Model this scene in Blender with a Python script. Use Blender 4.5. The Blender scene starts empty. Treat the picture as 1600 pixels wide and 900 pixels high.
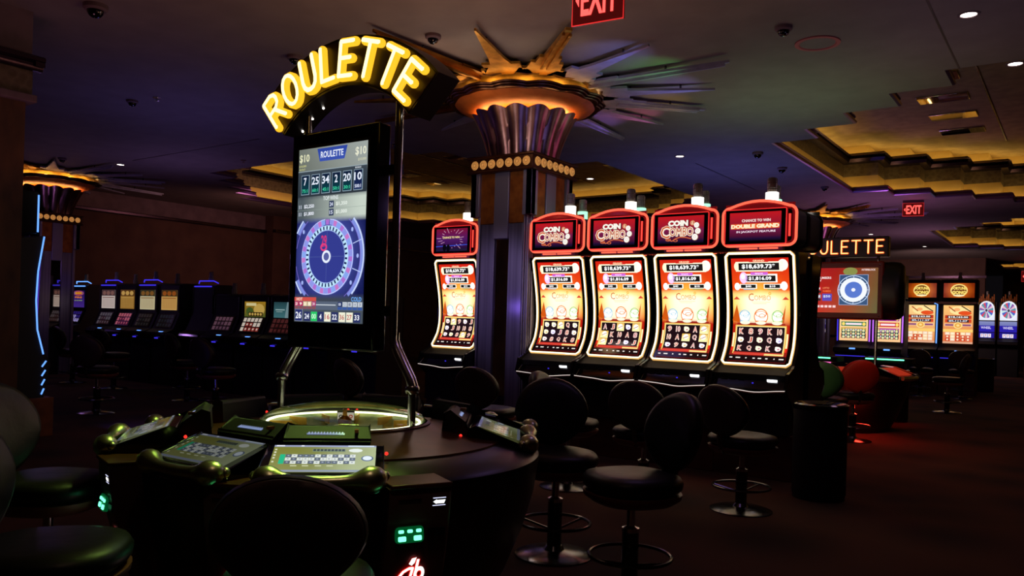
import bpy, math, random
from math import sin, cos, pi, radians as R
from mathutils import Vector, Matrix
from mathutils.geometry import tessellate_polygon

C = bpy.context.scene.collection
S = bpy.context.scene
random.seed(7)

# ------------------------------------------------------------------ camera, world, exposure
cam = bpy.data.objects.new('camera', bpy.data.cameras.new('camera'))
C.objects.link(cam)
cam.location = (0, 0, 1.35)
cam.rotation_euler = (Matrix.Rotation(R(35.7), 3, 'Z') @ Matrix.Rotation(R(90), 3, 'X')
                      @ Matrix.Rotation(R(1.75), 3, 'Z')).to_euler()
cam.data.sensor_width = 36
cam.data.lens = 28.125
cam.data.shift_y = .03125
cam.data.clip_end = 200
S.camera = cam
w = bpy.data.worlds.new('world')
S.world = w
w.use_nodes = True
w.node_tree.nodes['Background'].inputs[0].default_value = (.30, .25, .32, 1)
w.node_tree.nodes['Background'].inputs[1].default_value = .010
vs = S.view_settings
S.display_settings.display_device = 'sRGB'
vs.view_transform = 'Standard'
vs.look = 'None'
vs.exposure = 0
vs.gamma = 1
vs.use_curve_mapping = False


def lamp(name, kind, loc, power, col, size=.3, target=None, spot=None):
    l = bpy.data.lights.new(name, kind)
    l.energy = power
    l.color = col
    if kind == 'AREA':
        l.shape = 'DISK'
        l.size = size
    else:
        l.shadow_soft_size = size
    if kind == 'SPOT':
        l.spot_size = R(spot or 120)
        l.spot_blend = 1
    o = bpy.data.objects.new(name, l)
    C.objects.link(o)
    o.location = loc
    if target is not None:
        d = Vector(target) - Vector(loc)
        o.rotation_euler = d.to_track_quat('-Z', 'Y').to_euler()
    return o


# added unseen spots standing in for coloured machine glow on ceiling and walls
lamp('warm_ceiling_fill', 'SPOT', (-4.0, 4.6, 2.0), 44, (1, .48, .27), .3, (-4.0, 4.2, 4), 165)
lamp('warm_near_fill', 'SPOT', (-1.8, 2.6, 1.6), 22, (1, .38, .30), .3, (-1.8, 2.6, 4), 160)
lamp('blue_ceiling_fill', 'SPOT', (-9.6, 6.2, 1.9), 26, (.26, .2, 1), .3, (-9.6, 6.2, 4), 160)
lamp('violet_ceiling_fill', 'SPOT', (-7.0, 2.9, 2.0), 10, (.9, .34, .5), .3, (-6.8, 3.2, 4), 160)
lamp('far_left_fill', 'SPOT', (-13.2, 8.2, 2.2), 24, (.4, .24, .8), .3, (-13, 8.2, 4), 160)
lamp('green_ceiling_fill', 'SPOT', (-2.9, 9.4, 2.2), 30, (.42, .85, .48), .3, (-3.0, 9.4, 4), 150)
lamp('blue_back_fill', 'SPOT', (-5.0, 13.0, 1.8), 80, (.2, .22, 1), .4, (-5.0, 13, 4), 160)
lamp('purple_back_fill', 'SPOT', (-3.4, 17.5, 2.1), 60, (.75, .28, .85), .4, (-3.6, 17.5, 4), 160)
lamp('far_back_fill', 'SPOT', (-3.4, 23.5, 2.1), 60, (.75, .35, .7), .4, (-4, 23.5, 4), 160)
lamp('wall_fill', 'SPOT', (-14.3, 11.8, 3.4), 85, (1, .45, .42), .4, (-18.5, 12.0, 2.1), 150)  # this and the next are added to brighten the walls
lamp('back_wall_fill', 'SPOT', (-4.4, 27.5, 3.0), 180, (1, .62, .66), .4, (-4.0, 32, 1.8), 140)
lamp('near_table_fill', 'SPOT', (-1.1, 1.0, 3.9), 22, (1, .6, .45), .12, (-1.9, 2.1, .5), 46)  # added warm fill for table panels and front stool, no fixture there
lamp('right_ceiling_fill', 'SPOT', (-.3, 6.4, 1.9), 12, (.42, .38, .75), .3, (0, 7.2, 4), 160)

# ------------------------------------------------------------------ colour and material helpers


def lin(h):
    if not isinstance(h, str):
        return tuple(h)
    h = h.lstrip('#')
    out = []
    for i in (0, 2, 4):
        c = int(h[i:i + 2], 16) / 255
        out.append(c / 12.92 if c <= .04045 else ((c + .055) / 1.055) ** 2.4)
    return tuple(out)


def mat(name, col, rough=.5, metal=0, emit=None, es=0, coat=0, spec=.5):
    m = bpy.data.materials.new(name)
    m.use_nodes = True
    b = m.node_tree.nodes['Principled BSDF']
    b.inputs['Base Color'].default_value = (*lin(col), 1)
    b.inputs['Roughness'].default_value = rough
    b.inputs['Metallic'].default_value = metal
    b.inputs['Specular IOR Level'].default_value = spec
    if coat:
        b.inputs['Coat Weight'].default_value = coat
        b.inputs['Coat Roughness'].default_value = .08
    if emit is not None:
        b.inputs['Emission Color'].default_value = (*lin(emit), 1)
        b.inputs['Emission Strength'].default_value = es
    return m


def noisy(m, c1, c2, scale=8, kind='noise', detail=4, stretch=(1, 1, 1), bump=0, pos=(.35, .65)):
    nt = m.node_tree
    N, L = nt.nodes, nt.links
    b = N['Principled BSDF']
    tc = N.new('ShaderNodeTexCoord')
    mp = N.new('ShaderNodeMapping')
    mp.inputs['Scale'].default_value = stretch
    L.new(tc.outputs['Object'], mp.inputs[0])
    if kind == 'noise':
        t = N.new('ShaderNodeTexNoise')
        t.inputs['Detail'].default_value = detail
        out = t.outputs['Fac']
    elif kind == 'voronoi':
        t = N.new('ShaderNodeTexVoronoi')
        out = t.outputs['Distance']
    else:
        t = N.new('ShaderNodeTexWave')
        t.inputs['Distortion'].default_value = 1.5
        out = t.outputs['Fac']
    t.inputs['Scale'].default_value = scale
    L.new(mp.outputs[0], t.inputs['Vector'])
    r = N.new('ShaderNodeValToRGB')
    r.color_ramp.elements[0].position = pos[0]
    r.color_ramp.elements[1].position = pos[1]
    r.color_ramp.elements[0].color = (*lin(c1), 1)
    r.color_ramp.elements[1].color = (*lin(c2), 1)
    L.new(out, r.inputs[0])
    L.new(r.outputs[0], b.inputs['Base Color'])
    if bump:
        bp = N.new('ShaderNodeBump')
        bp.inputs['Strength'].default_value = bump
        bp.inputs['Distance'].default_value = .01
        L.new(out, bp.inputs['Height'])
        L.new(bp.outputs[0], b.inputs['Normal'])
    return m


def attr_mat(name, strength):
    m = bpy.data.materials.new(name)
    m.use_nodes = True
    nt = m.node_tree
    b = nt.nodes['Principled BSDF']
    b.inputs['Base Color'].default_value = (.004, .004, .004, 1)
    b.inputs['Roughness'].default_value = .12
    a = nt.nodes.new('ShaderNodeAttribute')
    a.attribute_name = 'Col'
    nt.links.new(a.outputs['Color'], b.inputs['Emission Color'])
    b.inputs['Emission Strength'].default_value = strength
    return m


M = {}
M['ceiling'] = noisy(mat('ceiling_paint', '#8a8078', .75), '#857b74', '#8f857c', 3)
M['carpet'] = mat('carpet', '#3a2018', .95)
noisy(M['carpet'], '#26140f', '#5a3220', 1.3, 'voronoi', pos=(.1, .75), bump=.3)
M['wall_brown'] = noisy(mat('wall_fabric', '#5a3c30', .85), '#553a30', '#634638', 2.5, bump=.1)
M['wall_wood'] = noisy(mat('pillar_panel', '#5a3018', .6), '#3e2412', '#6a4424', 5, stretch=(1, 1, .4))
M['trim_dark'] = mat('trim_metal', '#4a3a48', .25, .9)
M['trim_purple'] = mat('lip_metal', '#8468a0', .3, .9)
M['plaster_pink'] = noisy(mat('plaster', '#7a6468', .8), '#6e5a5e', '#806a6e', 4)
M['frieze'] = noisy(mat('frieze_relief', '#6a5a40', .6), '#5e5038', '#6e6046', 14, 'voronoi', bump=.8)
M['cove'] = mat('cove_plaster', '#c9a95e', .7)
M['cove_top'] = noisy(mat('cove_ceiling', '#a08850', .8), '#927a46', '#a88f55', 5)
M['mirror'] = mat('mirror', '#d8d0c8', .04, 1)
M['led_yellow'] = mat('led_strip_yellow', '#000000', .5, emit=(1, .70, .26), es=5.2)
M['white_lamp'] = mat('downlight_lens', '#000000', .5, emit=(1, .92, .82), es=6)
M['black'] = mat('black_plastic', '#08080a', .35)
M['gloss'] = mat('gloss_black', '#060608', .12, coat=.5)
M['soft_black'] = mat('satin_black', '#0c0b0c', .6)
M['chrome'] = mat('chrome', '#d8d8dc', .2, 1)
M['dark_chrome'] = mat('dark_chrome', '#6a6a70', .2, 1)
M['pad'] = mat('bumper_gloss', '#c4caa0', .32, 1)
M['steel'] = noisy(mat('brushed_steel', '#8a84a0', .34, .7), '#7c7690', '#9a94b0', 30, stretch=(1, 1, .02))
M['lav'] = mat('lavender_metal', '#9a94ac', .4, .6)
M['copper'] = noisy(mat('copper_leaf', '#a05a20', .45, .5), '#8e4e1c', '#b66c2a', 9)
M['bronze'] = noisy(mat('bronze', '#b07830', .3, 1), '#9c6828', '#c8903e', 7)
M['gold'] = noisy(mat('gold_leaf', '#d6a040', .35, .9), '#bd8a30', '#e6b654', 9)
M['flute'] = noisy(mat('flute_metal', '#8c6a68', .3, 1), '#7c5a5c', '#9c7a78', 5)
M['band_glow'] = mat('band_lamp', '#000000', .5, emit=(1, .55, .18), es=8)
M['blade_silver'] = noisy(mat('blade_silver', '#a8a6b8', .4, .15), '#9c9aae', '#b2b0c2', 7)
M['bowl'] = noisy(mat('bowl_plaster', '#d07028', .5), '#c26422', '#dc7c34', 6)
M['brown_tier'] = mat('tier_moulding', '#4a2618', .3, .5)
M['dark_panel'] = mat('dark_panel', '#120d10', .4)
M['neon_orange'] = mat('neon_orange', '#300000', .4, emit=(1, .13, .07), es=1.35)
M['neon_red'] = mat('neon_red', '#300000', .4, emit=(1, .03, .03), es=.9)
M['red_trim'] = mat('red_trim', '#7a0c10', .25, .6, emit=(.8, .02, .03), es=.14)
M['frame_led'] = mat('frame_led', '#000000', .4, emit=(1, .86, .55), es=2.6)
M['frame_edge'] = mat('frame_led_edge', '#000000', .4, emit=(1, .55, .16), es=.9)
M['deck_reflection'] = mat('deck_edge_reflection', '#808080', .3, emit=(1, .85, .78), es=.75)  # emission painted in for the light frame's reflection on the chrome strip
M['ring_led'] = mat('ring_led', '#000000', .4, emit=(1, .97, .72), es=2.4)
M['grille'] = mat('grille_brass', '#c89a58', .4, .5)
M['red_glow'] = mat('red_table_screen', '#200000', .4, emit=(1, .06, .02), es=.35)
M['violet_trim'] = mat('violet_bracket', '#6a50a0', .3, .5)
M['plinth'] = noisy(mat('plinth_wood', '#4a1c10', .55), '#3a140c', '#5c2614', 6, stretch=(.4, 1, 1))
M['orange_wood'] = noisy(mat('base_laminate', '#7a3c14', .55), '#683010', '#88481c', 6)
M['wood_shell'] = mat('seat_shell', '#7a4038', .45)
M['leather'] = noisy(mat('black_vinyl', '#100f0c', .42, spec=.4), '#0e0d0a', '#14130f', 20, bump=.15)
M['back_shell'] = mat('backrest_shell', '#3a2622', .55)
M['deck'] = noisy(mat('copper_deck', '#5a3018', .35, .3), '#4c2814', '#64381c', 7)
M['podbrown'] = noisy(mat('service_panel', '#5a3a3a', .4), '#523434', '#624040', 8)
M['letter_edge'] = mat('letter_edge', '#302000', .4, emit=(1, .50, .02), es=1.25)
M['letter_core'] = mat('letter_core', '#000000', .4, emit=(1, .93, .42), es=1.9)
M['letter_edge_o'] = mat('letter_edge_orange', '#300800', .4, emit=(1, .10, .01), es=1.0)
M['letter_core_o'] = mat('letter_core_orange', '#000000', .4, emit=(1, .62, .22), es=1.8)
M['sign_body'] = mat('sign_body', '#0c0804', .3)
M['sign_face'] = mat('sign_face', '#30200a', .35)
M['exit_red'] = mat('exit_red', '#200000', .4, emit=(1, .07, .06), es=2.6)
M['exit_plate'] = mat('exit_plate', '#5a1014', .3, emit=(.5, .02, .02), es=.10)
M['green_led'] = mat('green_led', '#000000', .4, emit=(.12, 1, .42), es=3)
M['green_dim'] = mat('green_led_housing', '#043010', .3, emit=(.0, .5, .12), es=.12)
M['blue_led'] = mat('blue_led', '#000000', .4, emit=(.13, .34, 1), es=1.5)
M['blue_dim'] = mat('blue_led_dim', '#000010', .4, emit=(.06, .04, 1), es=.8)
M['violet_led'] = mat('violet_led', '#000000', .4, emit=(.55, .15, 1), es=1.2)
M['pink_led'] = mat('pink_led', '#000000', .4, emit=(1, .15, .55), es=1.2)
M['white_led'] = mat('white_led', '#000000', .4, emit=(.95, .95, 1), es=2.6)
M['candle_lit'] = mat('candle_lit', '#000000', .4, emit=(1, .93, .85), es=3.5)
M['candle_green'] = mat('candle_lit_green', '#000000', .4, emit=(.45, 1, .7), es=1.2)
M['candle_cap'] = noisy(mat('candle_cap', '#8a8478', .3), '#5a544c', '#a09a8c', 30, 'wave')
M['red_dot'] = mat('red_dot', '#200000', .4, emit=(1, .03, .02), es=1.5)
M['redhouse'] = mat('red_housing', '#7a120c', .4)
M['rosette'] = noisy(mat('rosette_lit', '#c09040', .4, .3, emit=(1, .46, .13), es=.42), '#b08030', '#d8a850', 12)
M['rosette_ring'] = mat('rosette_ring', '#6a3c14', .4, .5)
M['tanvinyl'] = mat('tan_vinyl', '#8a7038', .5)
M['scr'] = attr_mat('screen_image', 1.0)
M['scr_hi'] = attr_mat('screen_image_bright', 1.3)
M['scr_dark'] = attr_mat('screen_image_dark', .2)
M['scr_dim'] = attr_mat('screen_image_dim', .55)


def glass(name, tint, fac_rough=.02):
    m = bpy.data.materials.new(name)
    m.use_nodes = True
    nt = m.node_tree
    N, L = nt.nodes, nt.links
    N.remove(N['Principled BSDF'])
    t = N.new('ShaderNodeBsdfTransparent')
    t.inputs[0].default_value = (*tint, 1)
    g = N.new('ShaderNodeBsdfGlossy')
    g.inputs['Roughness'].default_value = fac_rough
    f = N.new('ShaderNodeFresnel')
    f.inputs[0].default_value = 1.45
    mx = N.new('ShaderNodeMixShader')
    L.new(f.outputs[0], mx.inputs[0])
    L.new(t.outputs[0], mx.inputs[1])
    L.new(g.outputs[0], mx.inputs[2])
    L.new(mx.outputs[0], N['Material Output'].inputs[0])
    return m


M['dome_glass'] = glass('dome_glass', (.93, .96, .86))

# ------------------------------------------------------------------ mesh builder


class MB:
    def __init__(s):
        s.v, s.f, s.m, s.mi, s.mats = [], [], [], 0, []

    def mat(s, key):
        m = M[key]
        if m not in s.mats:
            s.mats.append(m)
        s.mi = s.mats.index(m)
        return s

    def add(s, vs_, fs):
        n = len(s.v)
        s.v += [tuple(p) for p in vs_]
        for f in fs:
            s.f.append(tuple(i + n for i in f))
            s.m.append(s.mi)
        return s

    def box(s, x0, x1, y0, y1, z0, z1, X=None):
        vs_ = [Vector((x, y, z)) for z in (z0, z1) for y in (y0, y1) for x in (x0, x1)]
        if X is not None:
            vs_ = [X @ p for p in vs_]
        return s.add(vs_, [(0, 2, 3, 1), (4, 5, 7, 6), (0, 1, 5, 4), (1, 3, 7, 5), (3, 2, 6, 7), (2, 0, 4, 6)])

    def prism(s, poly, a, b, axis='x', X=None):
        # poly in the plane across the axis: x->(y,z)  y->(x,z)  z->(x,y)
        def P(p, t):
            q = (t, p[0], p[1]) if axis == 'x' else (p[0], t, p[1]) if axis == 'y' else (p[0], p[1], t)
            return X @ Vector(q) if X is not None else q
        n = len(poly)
        vs_ = [P(p, a) for p in poly] + [P(p, b) for p in poly]
        tri = tessellate_polygon([[Vector((p[0], p[1], 0)) for p in poly]])
        fs = [tuple(t) for t in tri] + [tuple(n + i for i in reversed(t)) for t in tri]
        fs += [(i, (i + 1) % n, n + (i + 1) % n, n + i) for i in range(n)]
        return s.add(vs_, fs)

    def lathe(s, prof, n=32, c=(0, 0, 0), closed=False, fn=None, a0=0, a1=2 * pi):
        full = abs(a1 - a0 - 2 * pi) < 1e-6
        k = n if full else n + 1
        vs_ = []
        for (r, z) in prof:
            for i in range(k):
                a = a0 + (a1 - a0) * i / n
                rr, zz = (r, z) if fn is None else fn(r, z, a)
                vs_.append((c[0] + rr * cos(a), c[1] + rr * sin(a), c[2] + zz))
        fs = []
        m = len(prof)
        for j in range(m if closed else m - 1):
            for i in range(n):
                i2 = (i + 1) % k
                fs.append((j * k + i, j * k + i2, ((j + 1) % m) * k + i2, ((j + 1) % m) * k + i))
        return s.add(vs_, fs)

    def tube(s, path, r, n=10, closed=False, flat=1.0, X=None):
        pts = [Vector(p) for p in path]
        m = len(pts)
        rad = r if isinstance(r, (list, tuple)) else [r] * m
        vs_ = []
        up = None
        for i, p in enumerate(pts):
            a = pts[(i - 1) % m] if (closed or i) else p
            b = pts[(i + 1) % m] if (closed or i < m - 1) else p
            t = (b - a).normalized()
            if up is None:
                up = Vector((0, 0, 1)) if abs(t.z) < .9 else Vector((0, 1, 0))
            sd = t.cross(up)
            if sd.length < 1e-4:
                sd = t.orthogonal()
            sd.normalize()
            up = sd.cross(t).normalized()
            for k in range(n):
                a_ = 2 * pi * k / n
                q = p + rad[i] * (cos(a_) * sd + sin(a_) * flat * up)
                vs_.append(X @ q if X is not None else q)
        fs = []
        for i in range(m if closed else m - 1):
            j = (i + 1) % m
            for k in range(n):
                k2 = (k + 1) % n
                fs.append((i * n + k, i * n + k2, j * n + k2, j * n + k))
        if not closed:
            fs.append(tuple(range(n))[::-1])
            fs.append(tuple((m - 1) * n + k for k in range(n)))
        return s.add(vs_, fs)

    def loft(s, rings, cap=True):
        n = len(rings[0])
        vs_ = [p for r in rings for p in r]
        fs = []
        for j in range(len(rings) - 1):
            for i in range(n):
                i2 = (i + 1) % n
                fs.append((j * n + i, j * n + i2, (j + 1) * n + i2, (j + 1) * n + i))
        if cap:
            fs.append(tuple(range(n))[::-1])
            fs.append(tuple((len(rings) - 1) * n + i for i in range(n)))
        return s.add(vs_, fs)

    def ball(s, c, r, n=12, m=8, sz=1.0, z0=-1.0):
        prof = []
        for i in range(m + 1):
            a = math.asin(z0) + (pi / 2 - math.asin(z0)) * i / m
            prof.append((max(r * cos(a), 1e-4), r * sin(a) * sz))
        return s.lathe(prof, n, c)

    def build(s, name, parent=None, bevel=0, smooth=35, loc=None, kind=None, label=None):
        me = bpy.data.meshes.new(name)
        me.from_pydata(s.v, [], s.f)
        for m in s.mats:
            me.materials.append(m)
        me.polygons.foreach_set('material_index', s.m)
        me.validate()
        me.update()
        if smooth:
            me.shade_smooth()
            me.set_sharp_from_angle(angle=R(smooth))
        o = bpy.data.objects.new(name, me)
        C.objects.link(o)
        if parent:
            o.parent = parent
        if loc:
            o.location = loc
        if bevel:
            b = o.modifiers.new('bevel', 'BEVEL')
            b.width = bevel
            b.segments = 2
            b.limit_method = 'ANGLE'
            b.angle_limit = R(40)
        if kind:
            o['kind'] = kind
        if label:
            o['label'] = label
        return o


def mb(key):
    return MB().mat(key)


def tag(o, label, cat, group=None):
    o['label'] = label
    o['category'] = cat
    if group:
        o['group'] = group
    return o


def thing(name, label, cat, loc=(0, 0, 0), rz=0, group=None):
    o = bpy.data.objects.new(name, None)
    o.empty_display_size = .1
    C.objects.link(o)
    o.location = loc
    o.rotation_euler = (0, 0, rz)
    return tag(o, label, cat, group)


def copy_tree(o, parent=None):
    c = o.copy()
    C.objects.link(c)
    if parent is not None:
        c.parent = parent
    for ch in list(o.children):
        copy_tree(ch, c)
    return c


def dup(o, loc, rz, label, group=None):
    c = copy_tree(o)
    c.location = loc
    c.rotation_euler = (0, 0, rz)
    c['label'] = label
    if group:
        c['group'] = group
    return c


# ------------------------------------------------------------------ display images (colours of lit pixels, in mesh)
_txt = {}


def text2d(body, bold):
    k = (body, bold)
    if k not in _txt:
        cu = bpy.data.curves.new('t', 'FONT')
        cu.body = body
        cu.size = 1
        cu.resolution_u = 2
        cu.offset = bold
        o = bpy.data.objects.new('t', cu)
        C.objects.link(o)
        dg = bpy.context.evaluated_depsgraph_get()
        me = bpy.data.meshes.new_from_object(o.evaluated_get(dg))
        vs_ = [(v.co.x, v.co.y) for v in me.vertices]
        fs = [tuple(p.vertices) for p in me.polygons]
        bpy.data.objects.remove(o)
        bpy.data.curves.remove(cu)
        bpy.data.meshes.remove(me)
        xs = [p[0] for p in vs_]
        ys = [p[1] for p in vs_]
        b = (min(xs), max(xs), min(ys), max(ys))
        _txt[k] = ([((x - b[0]) / (b[1] - b[0]), (y - b[2]) / (b[3] - b[2])) for x, y in vs_], fs,
                   (b[1] - b[0]) / (b[3] - b[2]))
    return _txt[k]


class Disp:
    """layers of coloured shapes in a w x h image; y runs down from the top"""
    def __init__(s, w_, h_):
        s.w, s.h, s.items = w_, h_, []

    def tri(s, vs_, fs, col, layer):
        s.items.append((vs_, fs, col, layer))
        return s

    def fld(s, x0, y0, x1, y1, fn, nx=10, ny=14, layer=0):
        vs_ = [(x0 + (x1 - x0) * i / nx, y0 + (y1 - y0) * j / ny) for j in range(ny + 1) for i in range(nx + 1)]
        cs = [lin(fn((p[0]) / s.w, (p[1]) / s.h)) for p in vs_]
        k = nx + 1
        fs = [(j * k + i, (j + 1) * k + i, (j + 1) * k + i + 1, j * k + i + 1) for j in range(ny) for i in range(nx)]
        return s.tri(vs_, fs, cs, layer)

    def rect(s, x0, y0, x1, y1, col, layer=1, col2=None):
        a = lin(col)
        b = lin(col2) if col2 else a
        n = max(1, int(abs(y1 - y0) / (s.h / 40)))
        vs_, cs = [], []
        for j in range(n + 1):
            t = j / n
            c = tuple(a[k] * (1 - t) + b[k] * t for k in range(3))
            for x in (x0, x1):
                vs_.append((x, y0 + (y1 - y0) * t))
                cs.append(c)
        fs = [(2 * j, 2 * j + 2, 2 * j + 3, 2 * j + 1) for j in range(n)]
        return s.tri(vs_, fs, cs, layer)

    def ell(s, cx, cy, rx, ry, col, layer=1, n=20, inner=0, a0=0, a1=360):
        c = lin(col)
        vs_, fs = [], []
        for i in range(n + 1):
            a = R(a0 + (a1 - a0) * i / n)
            vs_ += [(cx + rx * cos(a), cy + ry * sin(a)), (cx + rx * inner * cos(a), cy + ry * inner * sin(a))]
        fs = [(2 * i, 2 * i + 1, 2 * i + 3, 2 * i + 2) for i in range(n)]
        return s.tri(vs_, fs, [c] * len(vs_), layer)

    def line(s, x0, y0, x1, y1, t, col, layer=1):
        dx, dy = x1 - x0, y1 - y0
        L_ = max(math.hypot(dx, dy), 1e-6)
        nx, ny = -dy / L_ * t / 2, dx / L_ * t / 2
        return s.tri([(x0 + nx, y0 + ny), (x1 + nx, y1 + ny), (x1 - nx, y1 - ny), (x0 - nx, y0 - ny)],
                     [(0, 1, 2, 3)], [lin(col)] * 4, layer)

    def text(s, body, cx, cy, h, col, layer=3, w_=None, bold=.02, skew=0):
        vs_, fs, asp = text2d(body, bold)
        ww = w_ if w_ else h * asp
        out = [(cx + (x - .5) * ww + skew * (y - .5) * h, cy - (y - .5) * h) for x, y in vs_]
        return s.tri(out, fs, [lin(col)] * len(out), layer)

    def build(s, name, fn, parent, key='scr', step=.0012, label=None):
        v, f, cs = [], [], []
        for vs_, fs, c, layer in s.items:
            n = len(v)
            v += [fn(x / s.w, 1 - y / s.h, layer * step) for x, y in vs_]
            f += [tuple(i + n for i in q) for q in fs]
            cs += list(c)
        me = bpy.data.meshes.new(name)
        me.from_pydata(v, [], f)
        at = me.color_attributes.new('Col', 'FLOAT_COLOR', 'POINT')
        at.data.foreach_set('color', [k for c in cs for k in (c[0], c[1], c[2], 1)])
        me.materials.append(M[key])
        me.update()
        o = bpy.data.objects.new(name, me)
        C.objects.link(o)
        o.parent = parent
        if label:
            o['label'] = label
        return o


def flat(o, r, u, w_, h_):
    o, r, u = Vector(o), Vector(r).normalized(), Vector(u).normalized()
    nn = r.cross(u)
    return lambda a, b, l: tuple(o + r * (a - .5) * w_ + u * (b - .5) * h_ + nn * l)


def mixc(a, b, t):
    a, b = lin(a), lin(b)
    t = max(0, min(1, t))
    return tuple(a[i] * (1 - t) + b[i] * t for i in range(3))


def rrect(hw, hh, r, n=5, arch=0):
    """rounded rectangle outline, counter-clockwise, optional arched top"""
    pts = []
    for cx, cy, a0 in ((hw - r, hh - r, 0), (-hw + r, hh - r, 90), (-hw + r, -hh + r, 180), (hw - r, -hh + r, 270)):
        if a0 == 90 and arch:
            for k in range(1, 8):
                t = k / 8
                x = (hw - r) * (1 - 2 * t)
                pts.append((x, hh + arch * (1 - (2 * t - 1) ** 2)))
        for i in range(n + 1):
            a = R(a0 + 90 * i / n)
            pts.append((cx + r * cos(a), cy + r * sin(a)))
    return pts


# ================================================================== SETTING
HC = 4.0


def stair(cx, cy, hx, hy, sx, sy, n=4):
    """counter-clockwise outline of an art-deco ceiling recess with stepped corners"""
    P = []
    # corner +x +y going from right side to top side
    def corner(ux, uy):
        c = [(hx, hy - n * sy)]
        for i in range(1, n + 1):
            c.append((hx - i * sx, hy - (n - i + 1) * sy))
            c.append((hx - i * sx, hy - (n - i) * sy))
        return [(ux * a, uy * b) for a, b in c]
    P += corner(1, 1)
    P += corner(-1, 1)[::-1]
    P += corner(-1, -1)
    P += corner(1, -1)[::-1]
    return [(cx + a, cy + b) for a, b in P]


def offset(poly, d):
    n = len(poly)
    out = []
    for i in range(n):
        p0, p, p1 = Vector(poly[i - 1]), Vector(poly[i]), Vector(poly[(i + 1) % n])
        a, b = (p - p0).normalized(), (p1 - p).normalized()
        n1, n2 = Vector((a.y, -a.x)), Vector((b.y, -b.x))
        k = n1 + n2
        if k.length < 1e-6:
            k = n1
        k = k / max(k.dot(n1), .2) if k.length else k
        out.append((p.x + k.x * d, p.y + k.y * d))
    return out


COF = [stair(1.05, 13.9, 4.8, 4.85, .63, .6), stair(-11.4, 13.9, 4.8, 4.85, .6, .6),
       stair(1.5, 25.55, 4.9, 4.8, .63, .6), stair(-11.4, 25.55, 4.8, 4.8, .6, .6),
       stair(1.6, 36.6, 4.4, 3.2, .5, .45)]
outer = [(-18.5, -4), (12, -4), (12, 42), (-18.5, 42)]
loops = [[Vector((*p, 0)) for p in l] for l in [outer] + COF]
tri = tessellate_polygon(loops)
flatv = [(v.x, v.y, HC) for l in loops for v in l]
b = mb('ceiling')
b.add(flatv, [tuple(t) for t in tri])
b.build('ceiling', kind='structure', smooth=0)
b = mb('ceiling')
b.box(-18.7, 12.2, -4.2, 42.2, 5.3, 5.4)
b.build('ceiling', kind='structure', smooth=0)

b = mb('carpet')
b.box(-18.7, 12.2, -4.2, 42.2, -.1, 0)
b.build('floor', kind='structure', smooth=0)


def ribbon(b, pa, za, pb, zb):
    n = len(pa)
    b.add([(*p, za) for p in pa] + [(*p, zb) for p in pb],
          [(i, (i + 1) % n, n + (i + 1) % n, n + i) for i in range(n)])


def coffer(P, k, tops):
    o1, o2, i1, o3 = offset(P, .02), offset(P, .22), offset(P, -.05), offset(P, .10)
    t = mb('trim_purple')
    lip = [(0, 0), (-.025, .012), (-.032, .035), (-.012, .055), (-.004, .07), (-.02, .085), (-.01, .11), (.03, .125), (.07, .125), (.07, .03)]
    for (da, za), (db, zb) in zip(lip, lip[1:]):
        ribbon(t, offset(P, da), HC + za, offset(P, db), HC + zb)
    t.build('trim_%d' % (10 + k), kind='structure')
    c = mb('cove')
    ribbon(c, o1, HC + .02, o2, HC + .02)
    ribbon(c, o2, HC + .02, o2, HC + .36)
    c.mat('frieze')
    ribbon(c, o2, HC + .36, o2, HC + .62)
    c.mat('cove')
    ribbon(c, o2, HC + .70, offset(P, .45), HC + .72)
    ribbon(c, offset(P, .45), HC + .72, offset(P, .45), HC + 1.0)
    c.build('ceiling_recess', kind='structure', smooth=0)
    t2 = mb('trim_dark')
    ribbon(t2, o2, HC + .60, o3, HC + .62)
    ribbon(t2, o3, HC + .62, offset(P, .07), HC + .68)
    ribbon(t2, offset(P, .07), HC + .68, offset(P, .12), HC + .70)
    ribbon(t2, offset(P, .12), HC + .70, offset(P, .04), HC + .74)
    ribbon(t2, offset(P, .04), HC + .74, offset(P, .10), HC + .79)
    ribbon(t2, offset(P, .10), HC + .79, offset(P, .2), HC + .71)
    t2.build('trim_%d' % (20 + k), kind='structure')
    tp = mb('cove_top')
    n = len(P)
    pp = offset(P, .45)
    tt = tessellate_polygon([[Vector((*p, 0)) for p in pp]])
    tp.add([(*p, HC + 1.0) for p in pp], [tuple(q) for q in tt])
    tp.build('ceiling_recess', kind='structure', smooth=0)
    e = mb('led_yellow')
    ribbon(e, offset(P, .09), HC + .05, offset(P, .15), HC + .05)
    e.build('ceiling_cove_light', kind='structure', smooth=0)
    e = mb('led_yellow')
    ribbon(e, offset(P, .26), HC + .735, offset(P, .33), HC + .735)
    e.build('ceiling_cove_light', kind='structure', smooth=0)


for k, P in enumerate(COF):
    coffer(P, k, None)

# mirror panels and seams set into the recess ceilings
def recess_panels(cx, cy, k):
    n = 0
    for xr in (-3.15, -1.6, 0, 1.6, 3.15):
        b = mb('trim_dark')
        yy = 4.4 if abs(xr) < 2 else 3.6
        b.box(cx + xr + .78, cx + xr + .80, cy - yy, cy + yy, HC + .985, HC + .999)
        b.build('trim_%d' % (30 + k * 5 + n), kind='structure')
        n += 1
    for xr in (-2.95, -.2, 2.6):
        for yr in (-2.4, -1.2, 0, 1.2, 2.4):
            m_ = mb('mirror')
            m_.box(cx + xr - .35, cx + xr + .35, cy + yr - .2, cy + yr + .2, HC + .975, HC + .998)
            o = m_.build('mirror_panel', bevel=.008)
            tag(o, ('small mirror panel in the gold ceiling recess at upper right', 'small mirror panel in the gold ceiling recess behind the roulette display')[k], 'mirror', 'mirror panels of ceiling recess %s' % ('right', 'left')[k])


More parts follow.
